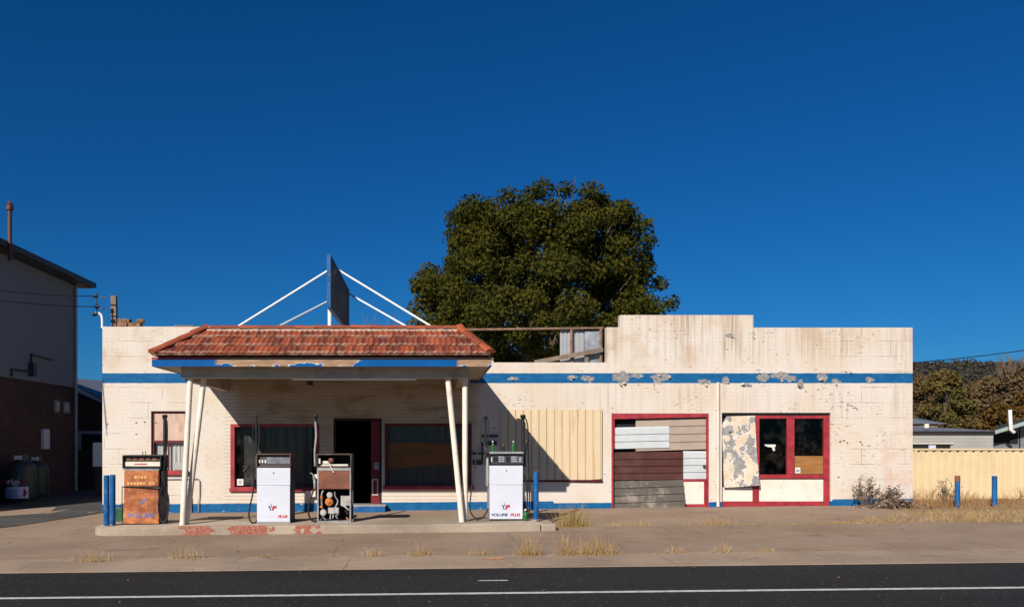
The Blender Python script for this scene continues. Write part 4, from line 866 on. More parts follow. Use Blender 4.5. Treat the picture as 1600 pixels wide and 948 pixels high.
mp('gear_box', M['oldcream'], lambda b: (b.box(px(512), px(528.5), YP+.05, YP+.2, pz(802), pz(793)), b.tube([(px(516), YP+.08, pz(802)), (px(515), YP+.08, pz(811))], .014, 8), b.tube([(px(520), YP+.08, pz(802)), (px(519.5), YP+.06, pz(810))], .012, 8)))
mp('meter_box', M['oldcream'], lambda b: (b.box(px(531), px(546), YP+.15, YP+.3, pz(790), pz(775))))
mp('pipework', M['alu'], lambda b: (b.tube([(px(505), YP+.06, pz(765)), (px(502), YP+.06, pz(772)), (px(502), YP+.06, pz(786)), (px(503.5), YP+.06, pz(796))], .016, 8, 4), b.tube([(px(522), YP+.1, pz(767)), (px(523), YP+.1, pz(776)), (px(527), YP+.1, pz(783)), (px(523), YP+.1, pz(793))], .014, 8, 4), b.tube([(px(508), YP+.1, pz(812)), (px(503), YP+.06, pz(807))], .014, 8), b.tube([(px(527), YP+.08, pz(810)), (px(524), YP+.08, pz(806)), (px(529), YP+.1, pz(803))], .012, 8, 4)))
mp('brass_fitting', M['orange'], lambda b: (b.lathe((px(502), YP+.05, pz(777.5)), [(.02,-.03),(.03,-.025),(.03,.025),(.02,.03)], 8), b.lathe((px(501.5), YP+.05, pz(792)), [(.02,-.02),(.035,-.01),(.035,.02),(.02,.03)], 8), b.tube([(px(541), YP+.03, pz(808)), (px(545), YP+.01, pz(813))], .015, 8)))
mp('hand_lever', M['grey'], lambda b: (b.tube([(px(533), YP+.1, pz(789)), (px(538), YP+.05, pz(790.5)), (px(542), YP+.03, pz(794)), (px(546), YP+.01, pz(797))], [.022, .012], 8), b.lathe((px(534.5), YP+.09, pz(789.5)), [(.02,-.02),(.03,0),(.02,.02)], 10)))
b = MB(); b.box(x1+.004, x1+.02, YP+.05, YP+.3, pz(789), pz(767)); b.build('side_flap', M['grey'], p3)
xm = px(492); mast(p3, xm, YP+.12, pz(728), pz(651), .03)
b = MB(); b.tube([(xm, YP+.07, pz(658)), (xm+.018, YP+.07, pz(680)), (xm-.012, YP+.07, pz(705)), (xm-.006, YP+.07, pz(728))], .020, 8, 5); b.build('hose', M['grey'], p3)
nozzle(p3, xm-.005, YP+.03, pz(752), M['alu']); b = MB(); b.box(xm-.03, x0-.002, YP+.05, YP+.22, pz(748), pz(741)); b.build('holster', M['cream'], p3, bevel=.006)
hose(p3, [(xm, YP+.04, pz(757)), (xm-.05, YP+.02, pz(770)), (xm-.115, YP-.02, pz(786)), (xm-.12, YP-.03, pz(802)), (xm-.06, YP-.03, pz(812)), (xm+.02, YP, pz(813)), (x0+.03, YP+.1, pz(812))], .017)
# 4: white, double
x0, x1, zb = px(764), px(818.5), IZ(px(790))
p4 = empty('fuel_pump', ((x0+x1)/2, YP+.25, zb), 'white double fuel pump with black head, two hose masts and two green bottles on top', 'fuel pump', PG)
b = MB(); b.box(x0+.002, x1-.02, YP+.018, YP+.55, zb, pz(727)); b.build('cabinet', M['grey'], p4, bevel=.008)
white_front(p4, x0+.014, x1-.02, zb+.035, pz(727), pz(757)); b = MB(); b.box(x0+.006, x1-.012, YP-.012, YP+.016, zb+.002, zb+.033); b.build('skirt', M['darkmetal'], p4)
h = head_frame(p4, x0-.002, x1+.0, pz(725.5), pz(708.2), YP-.03, .56, .022, M['black'], .035)
b = MB(); b.box(x0+.01, x1-.012, YP-.034, YP+.52, pz(708), pz(705.6)); b.build('top_plate', M['alu'], h)
b = MB(); b.box(x0+.02, x1-.022, YP+.02, YP+.03, pz(724), pz(709.8)); b.build('display_back', simple('panel_grey', (.10,.10,.115), .5, .3, 10, 0), h)
b = MB(); [b.box(px(u), px(u+7.5), YP+.010, YP+.019, pz(721.5), pz(713)) for u in (770.5, 790)]; b.build('display', M['black'], h)
b = MB(); [b.box(px(u+k*2.2), px(u+k*2.2+1.3), YP+.008, YP+.019, pz(712.8+r_*3.4+1.6), pz(712.8+r_*3.4)) for u in (779.5, 799.5) for k in range(4) for r_ in range(3)]; b.box(px(767.5), px(769), YP+.006, YP+.019, pz(721), pz(714)); b.box(px(812), px(813.4), YP+.006, YP+.019, pz(721), pz(714)); b.build('keypad', M['lgrey'], h)
b = MB(); b.box(x1-.008, x1+.045, YP+.04, YP+.34, pz(729), pz(706)); b.build('side_housing', M['black'], p4, bevel=.01)
for xm, sd in ((px(759.5), -1), (px(818.5), 1)):
    mast(p4, xm, YP+.15, pz(726), pz(651), .024 if sd < 0 else .036)
xm = px(759.5)
hose(p4, [(xm, YP+.14, pz(650)), (xm-.06, YP+.12, pz(655)), (xm-.09, YP+.10, pz(672)), (xm-.15, YP+.06, pz(700)), (xm-.24, YP+.02, pz(735)), (xm-.31, YP-.02, pz(775)), (xm-.32, YP-.04, pz(797)), (xm-.22, YP-.05, pz(808)), (xm-.10, YP-.04, pz(809)), (xm+.0, YP+.02, pz(801)), (xm+.05, YP+.1, pz(795))], .014)
hose(p4, [(xm+.01, YP+.14, pz(651)), (xm+.055, YP+.13, pz(656)), (xm+.06, YP+.13, pz(675)), (xm+.03, YP+.13, pz(700))], .009)
b = MB(); b.box(x0-.045, x0-.0, YP+.1, YP+.32, pz(760), pz(712)); b.build('holster', M['grey'], p4, bevel=.01)
nozzle(p4, x0-.06, YP+.08, pz(702), M['darkmetal']); nozzle(p4, px(821), YP+.08, pz(700), None, -1)
xm = px(818.5)
hose(p4, [(xm, YP+.14, pz(650)), (xm+.06, YP+.12, pz(655)), (xm+.095, YP+.1, pz(670)), (xm+.10, YP+.1, pz(700)), (xm+.115, YP+.1, pz(740)), (xm+.12, YP+.06, pz(780)), (xm+.10, YP+.02, pz(803)), (xm+.04, YP, pz(811))], .013)
hose(p4, [(xm+.01, YP+.06, pz(742)), (xm+.055, YP+.05, pz(752)), (xm+.075, YP+.04, pz(775)), (xm+.06, YP+.02, pz(800)), (xm+.02, YP+.05, pz(810))], .017)
logo(p4, 789.5, 791.5, .07, YP-.0105, M['lblue'], M['lred'])
text('VOLUME', .086, (px(780.3), YP-.011, pz(806)), M['lblue'], p4, shear=.15, bold=.004, sx=1.0); text('PLUS', .086, (px(804.5), YP-.011, pz(806)), M['lred'], p4, shear=.25, bold=.006, sx=1.02)
# bottles
def bottle(x, y, z, lab, h=.22, r=.032, m=None):
    b = MB(); b.lathe((x, y, z), [(r*.9,0),(r,.01),(r,h*.52),(r*.8,h*.62),(r*.38,h*.75),(r*.34,h*.93),(r*.42,h*.94),(r*.42,h*.965)], 16)
    o = b.build('bottle', m or M['bottle'], base=(x, y, z), label=lab, cat='bottle', group='glass bottles at the double pump')
    c = MB(); c.lathe((x, y, z), [(r*.47,h*.86),(r*.46,h*.99),(r*.3,h)], 12); c.build('bottle_cap', M['paper'] if m is None else M['darkmetal'], o)
bottle(px(770.5), YP+.1, pz(705.5), 'green bottle on the left of the top of the black-headed white pump'); bottle(px(803), YP+.1, pz(705.5), 'green bottle on the right of the top of the black-headed white pump')
bottle(px(788.5), YP+.3, pz(705.5), 'dark brown bottle standing between the two green bottles on the white pump', .19, .034, simple('brown_bottle_glass', (.03,.016,.01), .15, .1, 3, 0))
bottle(px(820.5), YP-.06, IZ(px(820)), 'green bottle standing on the island beside the foot of the blue bollard', .24, .04)
# green box
b = MB(); xg = P(189, 800, 17.6).x; b.box(xg-.17, xg+.22, 17.5, 17.8, gz(xg, 17.6), gz(xg, 17.6)+.30)
gb = b.build('metal_box', M['green'], bevel=.015, base=(xg, 17.65, gz(xg, 17.65)), label='dark green metal box on the concrete behind the rusted pump', cat='box')
b = MB(); b.tube([(xg-.05, 17.65, gz(xg,17.6)+.29), (xg-.02, 17.65, gz(xg,17.6)+.37), (xg+.06, 17.65, gz(xg,17.6)+.38), (xg+.1, 17.65, gz(xg,17.6)+.29)], .012, 6, 5); b.build('handle', M['darkmetal'], gb)
# bollards
def bollard(x, y, z, h, lab, m='blue', r=.055):
    b = MB(); b.lathe((x, y, z), [(r,-.05),(r,h-.012),(r*.85,h-.002),(r*.3,h)], 18); o = b.build('bollard', M[m], base=(x, y, z), label=lab, cat='bollard', group='blue steel bollards')
    c = MB(); c.lathe((x, y, z), [(r*1.5, 0), (r*1.35, .012), (r*1.1, .014)], 18); c.build('footing', M['gutter'], o)
    return o
for u, v0, D_, lab in ((166.5, 742, 15.6, 'leftmost blue bollard, at the rounded end of the pump island'), (176, 741, 15.85, 'blue bollard right beside the rusted orange pump'), (837.5, 736, 15.95, 'blue bollard at the right end of the island beside the white double pump')):
    x = (u-CU)*D_/F; z = IZ(x); bollard(x, D_, z, H+(CV-v0)*D_/F-z, lab)
for u, v0, D_, lab in ((1496, 743, 18.4, 'blue bollard with a bare rusty top standing beside the dried bush at the cream fence'), (1554, 743, 18.4, 'clean blue bollard in the dry grass, rightmost before the cream fence')):
    x = (u-CU)*D_/F; z = gz(x, D_); bollard(x, D_, z, H+(CV-v0)*D_/F-z, lab)
    if u == 1496: b = MB(); zt = H+(CV-v0)*D_/F; b.lathe((x, D_, zt), [(.0565,-.13),(.0565,-.004),(.045,.004),(.01,.006)], 18); o = b.build('bare_top', M['rustplain'], bpy.data.objects[[o.name for o in COL.objects if o.name.startswith('bollard')][-1]])

# ------------------------------------------------------------------ right side: fence and houses
D = 20.5; fx0, fx1 = 11.72, 30.0
fn = empty('metal_fence', (16, D, gz(16, D)), 'long cream ribbed steel fence right of the petrol station', 'fence')
b = MB(); ribbed(b, fx0, fx1, gz(12, D)-.05, 1.43, D, .205, .045, gw=.09); b.build('panel', M['fence'], fn, smooth=False)
b = MB(); b.box(fx0, fx1, D-.03, D+.05, 1.432, 1.475); b.build('top_rail', M['fence'], fn)
for x in (12.63, 14.9, 17.3, 19.7): b = MB(); b.box(x-.03, x+.03, D-.022, D-.002, gz(x, D)-.05, 1.43); b.build('post', M['fence'], fn)
def gable_roof(b, x0, x1, y0, y1, ze, zr, hip=0, ov=.3):
    x0 -= ov; x1 += ov; y0 -= ov; y1 += ov; ym = (y0+y1)/2; h = hip*(y1-y0)/2
    t = .06
    vs = [(x0,y0,ze),(x1,y0,ze),(x1,y1,ze),(x0,y1,ze),(x0+h,ym,zr),(x1-h,ym,zr)]; fs = [(0,1,5,4),(2,3,4,5),(1,2,5),(3,0,4),(0,3,2,1)]
    b.add(vs, fs)
def boards(name, col, row=.18):
    m, nt, bs = newmat(name); p = pos(nt); x, y, z = xyz(nt, p)
    fz = mth(nt, 'FRACT', mth(nt, 'DIVIDE', z, row)); c = mix(nt, ramp(nt, noise(nt, p, 1.2, 3.0), .3, .7), tuple(k*.9 for k in col), col)
    c = mix(nt, mth(nt, 'MULTIPLY', ramp(nt, fz, .12, .04), .55), c, tuple(k*.4 for k in col)); setc(nt, bs, c); bump(nt, bs, fz, .6, .02); bs.inputs['Roughness'].default_value = .7; return m
M['boards'] = boards('weatherboards', (.36,.35,.33)); M['greenwall'] = boards('green_weatherboards', (.17,.18,.19), .3)
M['roofgrey'] = simple('grey_iron_roof', (.14,.15,.17), .5, .12, 2, .1, 12, stretch=(6,1,1)); M['roofdark'] = simple('dark_green_roof', (.022,.03,.028), .55, .15, 2, .05)
D = 42
h1 = empty('house', (27, D+3, .3), 'low pale weatherboard house with grey iron roofs behind the cream fence', 'house')
xa = P(1380, 700, D).x; xb = P(1557, 700, D).x; ze = P(0, 673.5, D).z
b = MB(); b.box(xa, xb, D, D+6, .1, ze-.01); b.build('wall', M['boards'], h1)
b = MB(); b.box(P(1424,0,D).x, P(1484,0,D).x, D-.05, D-.003, P(0,701,D).z-.8, P(0,693.5,D).z); wn = b.build('window', M['dark'], h1)
b = MB(); b.box(P(1450,0,D).x, P(1461,0,D).x, D-.062, D-.052, P(0,701,D).z-.2, P(0,695,D).z); b.build('curtain', M['lfade'], wn)
b = MB(); b.box(P(1420,0,D).x, P(1488,0,D).x, D-.09, D-.053, P(0,693.3,D).z, P(0,692,D).z); b.build('window_head', M['white'], wn)
b = MB(); gable_roof(b, xa, xb, D, D+6, ze, P(0,666,D+3).z, .75); b.build('roof', M['roofgrey'], h1, smooth=False)
b = MB(); b.box(P(1380,0,D+6).x, P(1466,0,D+6).x, D+6.05, D+12, .1, P(0,662,D+6).z); b.build('rear_wall', M['oldwood'], h1)
b = MB(); gable_roof(b, P(1370,0,D+6).x, P(1474,0,D+6).x, D+6.2, D+13, P(0,662,D+6).z, P(0,643,D+9.5).z, .8); b.build('upper_roof', M['roofgrey'], h1, smooth=False)
b = MB(); b.tube([P(1448, 668, D-.1), P(1448, 662, D-.1)], .12, 10); b.build('vent', M['white'], h1)
D = 35
h2 = empty('shed', (27, D+2, .3), 'grey green shed with dark roof and a white flue pipe at the right edge', 'shed')
xa = P(1552, 0, D).x; xb = P(1640, 0, D).x
zA, zB = P(0, 677, D).z, P(0, 649, D).z
b = MB(); b.prism([(xa, D, .2), (xb, D, .2), (xb, D, zB-.15), (xa, D, zA-.02)], (2.4, 3.0, 0)); b.build('wall', M['greenwall'], h2, smooth=False)
xo = P(1537, 0, D).x; xe = P(1650, 0, D).x; zo = P(0, 676, D-.7).z; zE = P(0, 641, D-.7).z
b = MB(); b.prism([(xo, D-.7, zo+.10), (xe, D-.7, zE+.10), (xe, D-.7, zE+.26), (xo, D-.7, zo+.26)], (3.0, 3.8, 0)); b.build('roof', M['roofdark'], h2)
b = MB(); b.prism([(xo, D-.73, zo-.05), (xe, D-.73, zE-.05), (xe, D-.73, zE+.11), (xo, D-.73, zo+.11)], (0, .028, 0)); b.build('fascia', simple('pale_green_trim', (.30,.36,.34), .6, .08, 3, .03), h2)
b = MB(); b.box(P(1552,0,D).x, P(1589,0,D).x, D-.06, D-.003, P(0,692,D).z, P(0,676,D).z); b.build('awning', M['dark'], h2)
b = MB(); b.tube([P(1578, 640, D-.9), P(1579.5, 671, D-.9), P(1584, 675, D-.85)], .075, 10); b.build('flue', M['pipewhite'], h2)
b = MB(); b.box(P(1592,0,D).x, P(1593.6,0,D).x, D-.02, D-.003, .5, P(0,665,D).z); b.build('corner_trim', M['dark'], h2)

# ------------------------------------------------------------------ left side: the dark house, shed, wall, gas tanks
nb = empty('two_storey_house', (-14, 22, 0), 'tall two-storey house in shade with grey upper wall, brick below and a brown flue', 'house')
xw = -12.0; y0, y1 = 17.6, 26.8; zeave = 6.92; zmid = 3.50
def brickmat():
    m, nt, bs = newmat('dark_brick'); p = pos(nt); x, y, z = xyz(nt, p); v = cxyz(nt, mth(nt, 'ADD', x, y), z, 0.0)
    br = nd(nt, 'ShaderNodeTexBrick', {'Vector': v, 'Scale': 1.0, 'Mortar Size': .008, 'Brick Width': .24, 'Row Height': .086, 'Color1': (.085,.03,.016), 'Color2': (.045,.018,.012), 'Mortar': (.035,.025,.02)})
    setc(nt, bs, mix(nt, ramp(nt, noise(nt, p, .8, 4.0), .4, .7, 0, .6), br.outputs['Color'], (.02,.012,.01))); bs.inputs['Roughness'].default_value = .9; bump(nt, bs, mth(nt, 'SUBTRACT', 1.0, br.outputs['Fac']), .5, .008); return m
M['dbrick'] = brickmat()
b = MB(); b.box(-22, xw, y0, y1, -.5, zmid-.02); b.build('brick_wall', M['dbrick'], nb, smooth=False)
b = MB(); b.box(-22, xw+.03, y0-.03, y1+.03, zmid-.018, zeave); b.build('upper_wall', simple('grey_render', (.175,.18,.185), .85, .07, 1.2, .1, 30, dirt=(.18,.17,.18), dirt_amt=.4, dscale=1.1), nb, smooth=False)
b = MB(); gable_roof(b, -22, xw, y0, y1, zeave+.12, zeave+2.5, .9, .42); b.build('roof', M['roofgrey'], nb, smooth=False)
b = MB(); b.box(xw+.04, xw+.40, y0-.4, y1+.4, zeave+.0, zeave+.10); b.build('soffit', M['darkmetal'], nb)
b = MB(); b.box(xw+.40, xw+.52, y0-.42, y1+.50, zeave+.03, zeave+.19); b.box(-22, xw+.39, y1+.38, y1+.50, zeave+.03, zeave+.19); b.build('gutter', M['darkmetal'], nb)
b = MB(); b.tube([(xw+.08, y1-.1, zeave), (xw+.08, y1-.1, 0)], .05, 10); b.build('downpipe', M['grey'], nb)
yy = 21.6; b = MB(); b.tube([(xw+.55, yy, 6.6), (xw+.55, yy, 7.95)], .055, 12); b.lathe((xw+.55, yy, 7.95), [(.055,0),(.09,.02),(.09,.13),(.07,.15),(.07,.17),(.09,.18),(.05,.22),(.02,.27)], 14); b.build('flue', simple('dark_red_flue', (.11,.035,.03), .6, .2, 5, .1), nb)
def onwall(ua, va):   # a point on the side wall plane
    D_ = (xw+.0)*F/(ua-CU); return D_, H+(CV-va)*D_/F
for ua, ub, va, vb in ((83, 92, 624, 645), (97, 107, 627, 646)):
    (da, za), (db, zb_) = onwall(ua, va), onwall(ub, vb); b = MB(); b.box(xw+.004, xw+.05, da, db, zb_, za); wn = b.build('window', M['oldwood'], nb)
    b = MB(); b.box(xw+.052, xw+.056, da+.06, db-.06, zb_+.06, za-.06); b.build('pane', simple('frosted_pane', (.25,.27,.30), .3, .05, 3, 0), wn)
(da, za), (db, zb_) = onwall(64, 670), onwall(73, 701); b = MB(); b.box(xw+.004, xw+.10, da, db, zb_, za); b.build('meter_box', simple('pale_box', (.5,.5,.55), .6, .05, 3, 0), nb)
(da, za) = onwall(14, 577); (db, zb_) = onwall(45, 577); b = MB(); b.tube([(xw+.08, da, za-.2), (xw+.08, da, za), (xw+.08, db, za+.03), (xw+.08, db, za+.55), (xw+.08, db+1.3, za+.52)], .03, 6); b.box(xw+.05, xw+.2, db-.1, db+.1, za-.1, za+.3); b.build('aerial_bracket', M['darkmetal'], nb)
# back shed
D = 31; bs_ = empty('outbuilding', (P(150,0,D).x, D+2, 0), 'small dark outbuilding with sloping blue grey roof between the tall house and the station', 'shed')
xa = P(90,0,D).x; xb = P(215,0,D).x
b = MB(); zl, zr2 = P(0,603,D).z, P(0,652,D).z
b.prism([(xa, D, -.2), (xb, D, -.2), (xb, D, zr2-.1), (xa, D, zl-.02)], (0, 6, 0)); b.build('wall', M['dbrick'], bs_, smooth=False)
b = MB(); b.prism([(xa, D-.3, P(0,592,D).z), (xb, D-.3, P(0,645,D).z), (xb, D+6, P(0,630,D).z), (xa, D+6, P(0,580,D).z)], (0, 0, .06)); b.build('roof', M['roofgrey'], bs_, smooth=False)
b = MB(); b.prism([(xa, D-.33, P(0,598,D).z), (xb, D-.33, P(0,651,D).z), (xb, D-.33, P(0,646,D).z), (xa, D-.33, P(0,592,D).z)], (0, .028, 0)); b.build('bargeboard', simple('pale_barge', (.36,.38,.42), .6, .05, 3, .03), bs_)
b = MB(); frame(b, P(123,0,D).x, P(165,0,D).x, P(0,776,D).z, P(0,673,D).z, .12, D-.06, D-.003); dd = b.build('door_frame', simple('pale_frame', (.30,.28,.32), .6, .05, 3, .03), bs_)
b = MB(); b.box(P(123,0,D).x+.12, P(165,0,D).x-.12, D-.03, D-.004, P(0,776,D).z, P(0,673,D).z-.12); b.build('door', M['dark'], dd)
# low dark block wall and white sheet
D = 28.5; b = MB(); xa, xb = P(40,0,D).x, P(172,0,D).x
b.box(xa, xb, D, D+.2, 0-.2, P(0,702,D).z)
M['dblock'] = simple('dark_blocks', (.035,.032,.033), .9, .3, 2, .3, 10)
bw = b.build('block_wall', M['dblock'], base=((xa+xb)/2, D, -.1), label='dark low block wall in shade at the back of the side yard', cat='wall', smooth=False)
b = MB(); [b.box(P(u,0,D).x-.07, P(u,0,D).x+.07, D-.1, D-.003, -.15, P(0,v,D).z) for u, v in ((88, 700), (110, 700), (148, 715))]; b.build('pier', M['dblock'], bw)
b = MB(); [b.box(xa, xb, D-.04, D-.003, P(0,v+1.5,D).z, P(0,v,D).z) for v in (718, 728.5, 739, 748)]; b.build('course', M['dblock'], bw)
D = 24.5; b = MB(); b.box(P(145,0,D).x, P(162,0,D).x, D, D+.03, P(0,728.5,D).z, P(0,691,D).z); wp = b.build('white_board', simple('board_white', (.55,.56,.60), .6, .04, 3, 0), base=P(153, 790, D), label='pale board on a dark leg standing in the alley at the left corner', cat='board')
b = MB(); b.box(P(148,0,D).x, P(158,0,D).x, D+.035, D+.06, -.15, P(0,700,D).z); b.build('leg', M['dblock'], wp)
def tank(x, y, r, ztop, lab, main):
    z0 = gz(x, y); t = empty('gas_cylinder', (x, y, z0), lab, 'gas cylinder', 'gas cylinders in the side yard')
    h = ztop-z0
    b = MB(); b.lathe((x, y, z0), [(r*.8,.0),(r*.8,.08),(r*.85,.085),(r*.97,.14),(r,.22),(r,h-.42),(r*.95,h-.33),(r*.75,h-.24),(r*.42,h-.19)], 28); b.build('tank', simple('tank_green', (.022,.035,.036), .45, .1, 3, .03), t)
    b = MB(); b.lathe((x, y, z0), [(r*.45,h-.20),(r*.46,h),(r*.42,h),(r*.42,h-.2)], 20); c = b.build('collar', M['darkmetal'], t)
    b = MB(); b.box(x-.12, x+.08, y-r*.46-.012, y-r*.46+.02, z0+h-.15, z0+h-.04); b.build('collar_tag', M['paper'], c)
    f = y-r-.012
    if main:
        b = MB(); b.lathe((x, y, z0), [(r+.004, h-1.20+.0), (r+.004, h-.87)], 40); bb = MB()
        ring = [(x+(r+.006)*math.sin(a), y-(r+.006)*math.cos(a)) for a in [R(k) for k in range(-52, 53, 8)]]
        for (xa_, ya_), (xb_, yb_) in zip(ring, ring[1:]): bb.quad((xa_, ya_, z0+h-1.20), (xb_, yb_, z0+h-1.23), (xb_, yb_, z0+h-.90), (xa_, ya_, z0+h-.90))
        sk = bb.build('sticker', M['lfade'], t); xr_ = x+r*.62; yr2 = y-math.sqrt(r*r-(r*.62)**2)-.03
        bb = MB(); bb.prism([(xr_-.09, yr2, z0+h-1.065), (xr_, yr2, z0+h-1.19), (xr_+.07, yr2+.02, z0+h-1.065), (xr_, yr2, z0+h-.94)], (0,.004,0)); bb.build('hazard_diamond', M['lred'], sk)
        bb = MB(); [bb.box(x-r*.72, x+r*.25, f-.004+(.0), f+.0, z0+h-1.0-k*.055, z0+h-.98-k*.055) for k in range(4)]; bb.build('lettering', M['lrustblue'], sk)
        text('O', .21, (x-r*.72, f, z0+h-.83), M['lred'], t, bold=.002); text('rigi', .24, (x-r*.06, f-.004, z0+h-.83), M['paper'], t, bold=.004, sx=1.15); text('n', .24, (x+r*.62, f+.0, z0+h-.83), M['lred'], t, bold=.004)
    else:
        text('o', .30, (x+.02, f, z0+h-.84), M['lred'], t, bold=.012)
        bb = MB(); bb.box(x-.09, x+.12, f+.0, f+.01, z0+h-1.23, z0+h-.92); sk = bb.build('sticker', M['paper'], t)
        bb = MB(); [bb.box(x-.06, x+.09, f-.004, f-.001, z0+h-.98-k*.08, z0+h-.955-k*.08) for k in range(3)]; bb.build('lettering', M['ink'], sk)
a = P(34, 790, 22.2); tank(a.x, 22.2, .39, P(0,709,22.2).z, 'large dark green gas cylinder with a red diamond sticker beside the brick wall', True)
a = P(59, 790, 23.5); tank(a.x, 23.5, .30, P(0,711,23.5).z, 'dark gas cylinder with a red ring and small white sticker, half behind the larger one', False)

# ------------------------------------------------------------------ trees
def leaf_quads(C_, N_, size, rs, asp=1.6):
    n = len(C_); d = rs.normal(size=(n, 3))*.75+N_*.8; d /= np.linalg.norm(d, axis=1, keepdims=True)
    t = rs.normal(size=(n, 3)); t -= (t*d).sum(1, keepdims=True)*d; t /= np.linalg.norm(t, axis=1, keepdims=True); u = np.cross(d, t)
    s = size*rs.uniform(.6, 1.3, (n, 1)); t = t*s*asp/2; u = u*s/2
    return np.stack([C_-t, C_-t*.1+u, C_+t, C_-t*.1-u], axis=1)
def clump_leaves(cl, per, size, rs, flat=.8):
    out = []
    for c, r in cl:
        n = int(per*(r/1.0)**2); d = rs.normal(size=(n, 3)); d /= np.linalg.norm(d, axis=1, keepdims=True)
        rad = r*(rs.random((n, 1))**.45); p = np.array(c)+d*rad*np.array([1, 1, flat]); out.append(leaf_quads(p, d+np.array([0,0,.25]), size, rs))
    return np.concatenate(out)
def tree(name, base, trunk_r, fork, clumps, per, size, leafm, lab, cat='tree', group=None, nl=14, seed=0, barkm='bark'):
    rs = np.random.RandomState(seed); rr = random.Random(seed); base = Vector(base)
    t = empty(name, base, lab, cat, group)
    b = MB(); top = Vector(fork)
    b.tube([base, base+(top-base)*.35+Vector((rr.uniform(-.1,.1), 0, 0)), base+(top-base)*.75+Vector((rr.uniform(-.1,.1), .05, 0)), top], [trunk_r*1.25, trunk_r, trunk_r*.85, trunk_r*.75], 12)
    picks = rr.sample(clumps, min(nl, len(clumps)))
    for c, r in picks:
        c = Vector(c); mid = top+(c-top)*.5+Vector((rr.uniform(-.3,.3), rr.uniform(-.3,.3), rr.uniform(.0,.5)))
        b.tube([top-Vector((0,0,rr.uniform(0, .4))), top+(mid-top)*.5, mid, c], [trunk_r*.5, trunk_r*.38, trunk_r*.24, trunk_r*.08], 7)
        for k in range(3):
            e = c+Vector((rr.uniform(-1,1), rr.uniform(-1,1), rr.uniform(-.3,1)))*r*.9; b.tube([mid+(c-mid)*.5, mid+(e-mid)*.6, e], [trunk_r*.14, trunk_r*.03], 5)
    b.build('trunk', M[barkm], t)
    quads_obj('crown', clump_leaves(clumps, per, size, rs), M[leafm], t); return t
# the big tree behind the station
D = 33.0; sT = F/D
PR = [(292, 40), (305, 105), (320, 138), (350, 158), (400, 166), (425, 188), (450, 204), (480, 210), (510, 208), (545, 168), (575, 110)]
rr = random.Random(21); cl = []
def rad(v):
    for (a, ra), (c, rc) in zip(PR, PR[1:]):
        if a <= v <= c: return ra+(rc-ra)*(v-a)/(c-a)
    return 60
for k in range(310):
    v = rr.uniform(318, 572); ra = rad(v)/sT; cr = rr.uniform(.42, .85); ang = rr.uniform(0, 2*math.pi); q = rr.random()**.30*max(.2, ra-cr*.65)
    cu_ = 848 if v > 340 else 838+(v-290)*.2
    yc = D+math.sin(ang)*q*.95; kk = min(1.0, yc/D)
    cl.append((((cu_-CU)/sT*kk+math.cos(ang)*q, yc, H+(CV-v)/sT*kk), cr))
for u, v, r in ((842,309,.58),(825,317,.48),(916,312,.58),(935,320,.48),(760,331,.55),(745,338,.42),(962,338,.48),(725,345,.6),(980,355,.55),(712,372,.6),(1000,390,.5),(1005,425,.5),(672,425,.5),(655,450,.5),(1028,445,.45),(1036,480,.45),(655,485,.5),(978,345,.5),(992,365,.55),(1000,400,.5),(1004,412,.45),(790,318,.5),(880,305,.45)):
    cl.append((((u-CU)/sT, D-rr.uniform(0, 1.2), H+(CV-v)/sT), r))
tree('tree', ((850-CU)/sT, D, gz(0, D)), .32, ((852-CU)/sT, D, 4.2), cl, 950, .10, 'leaf', 'big round leafy olive green tree rising behind the petrol station roof', nl=26, seed=5)
# saplings behind the canopy
rr = random.Random(4); b = MB(); D = 24.0
for k in range(9):
    u = 570+k*7.5+rr.uniform(-2, 2); p = P(u, 520, D); z1 = P(0, rr.uniform(484, 500), D).z; b.tube([(p.x, D, gz(p.x, D)), (p.x+.03, D, 3.0), (p.x+rr.uniform(-.1, .1), D, z1)], [.03, .02, .004], 5)
    for j in range(3): z = z1-rr.uniform(.1, .6); b.tube([(p.x, D, z-.1), (p.x+rr.uniform(-.15, .15), D, z+.12)], [.008, .003], 4)
b.build('sapling', M['twig'], label='thin bare twigs of a shrub rising behind the canopy roof, right of the sign', cat='shrub')
# trees beyond the houses on the right
def rtree(u0, u1, v0, v1, D, leafm, lab, seed, n=60, per=420, size=.17, rng=(.6, 1.3), nl=30):
    rr = random.Random(seed); s_ = F/D; xc = ((u0+u1)/2-CU)/s_; rx = (u1-u0)/2/s_; z0, z1 = H+(CV-v1)/s_, H+(CV-v0)/s_; cl = []
    for k in range(n):
        a = rr.uniform(0, 6.283); t = rr.random(); rad_ = math.sqrt(max(.08, 1-(2*max(t, .35)-1.0)**2)); q = rr.random()**.4; r = rr.uniform(*rng)*min(1, rx/3)
        cl.append(((xc+math.cos(a)*q*(rx-r*.6)*rad_, D+math.sin(a)*q*min(3, rx)*rad_, z0+(z1-z0-r*.6)*t), r))
    tree('tree', (xc, D, 0), .16, (xc, D, z0+(z1-z0)*.25), cl, per, size, leafm, lab, group='trees beyond the fence', nl=nl, seed=seed)
rtree(1395, 1470, 585, 690, 66, 'brownleaf', 'brownish tree beside the station corner, left of the olive tree', 31)
rtree(1440, 1512, 577, 690, 60, 'olive', 'round olive green tree standing above the low grey house roof', 32, 70)
rtree(1500, 1572, 588, 690, 62, 'brownleaf', 'broad brown leafless-looking tree right of the olive tree', 33, 80)
rtree(1552, 1640, 572, 690, 56, 'brownleaf', 'tall dark brown tree at the right edge behind the white flue', 34, 80)
rtree(1535, 1600, 630, 690, 50, 'redleaf', 'low rusty orange bush tree just above the green grey shed roof', 35, 40, 420, .2, (.7, 1.2))
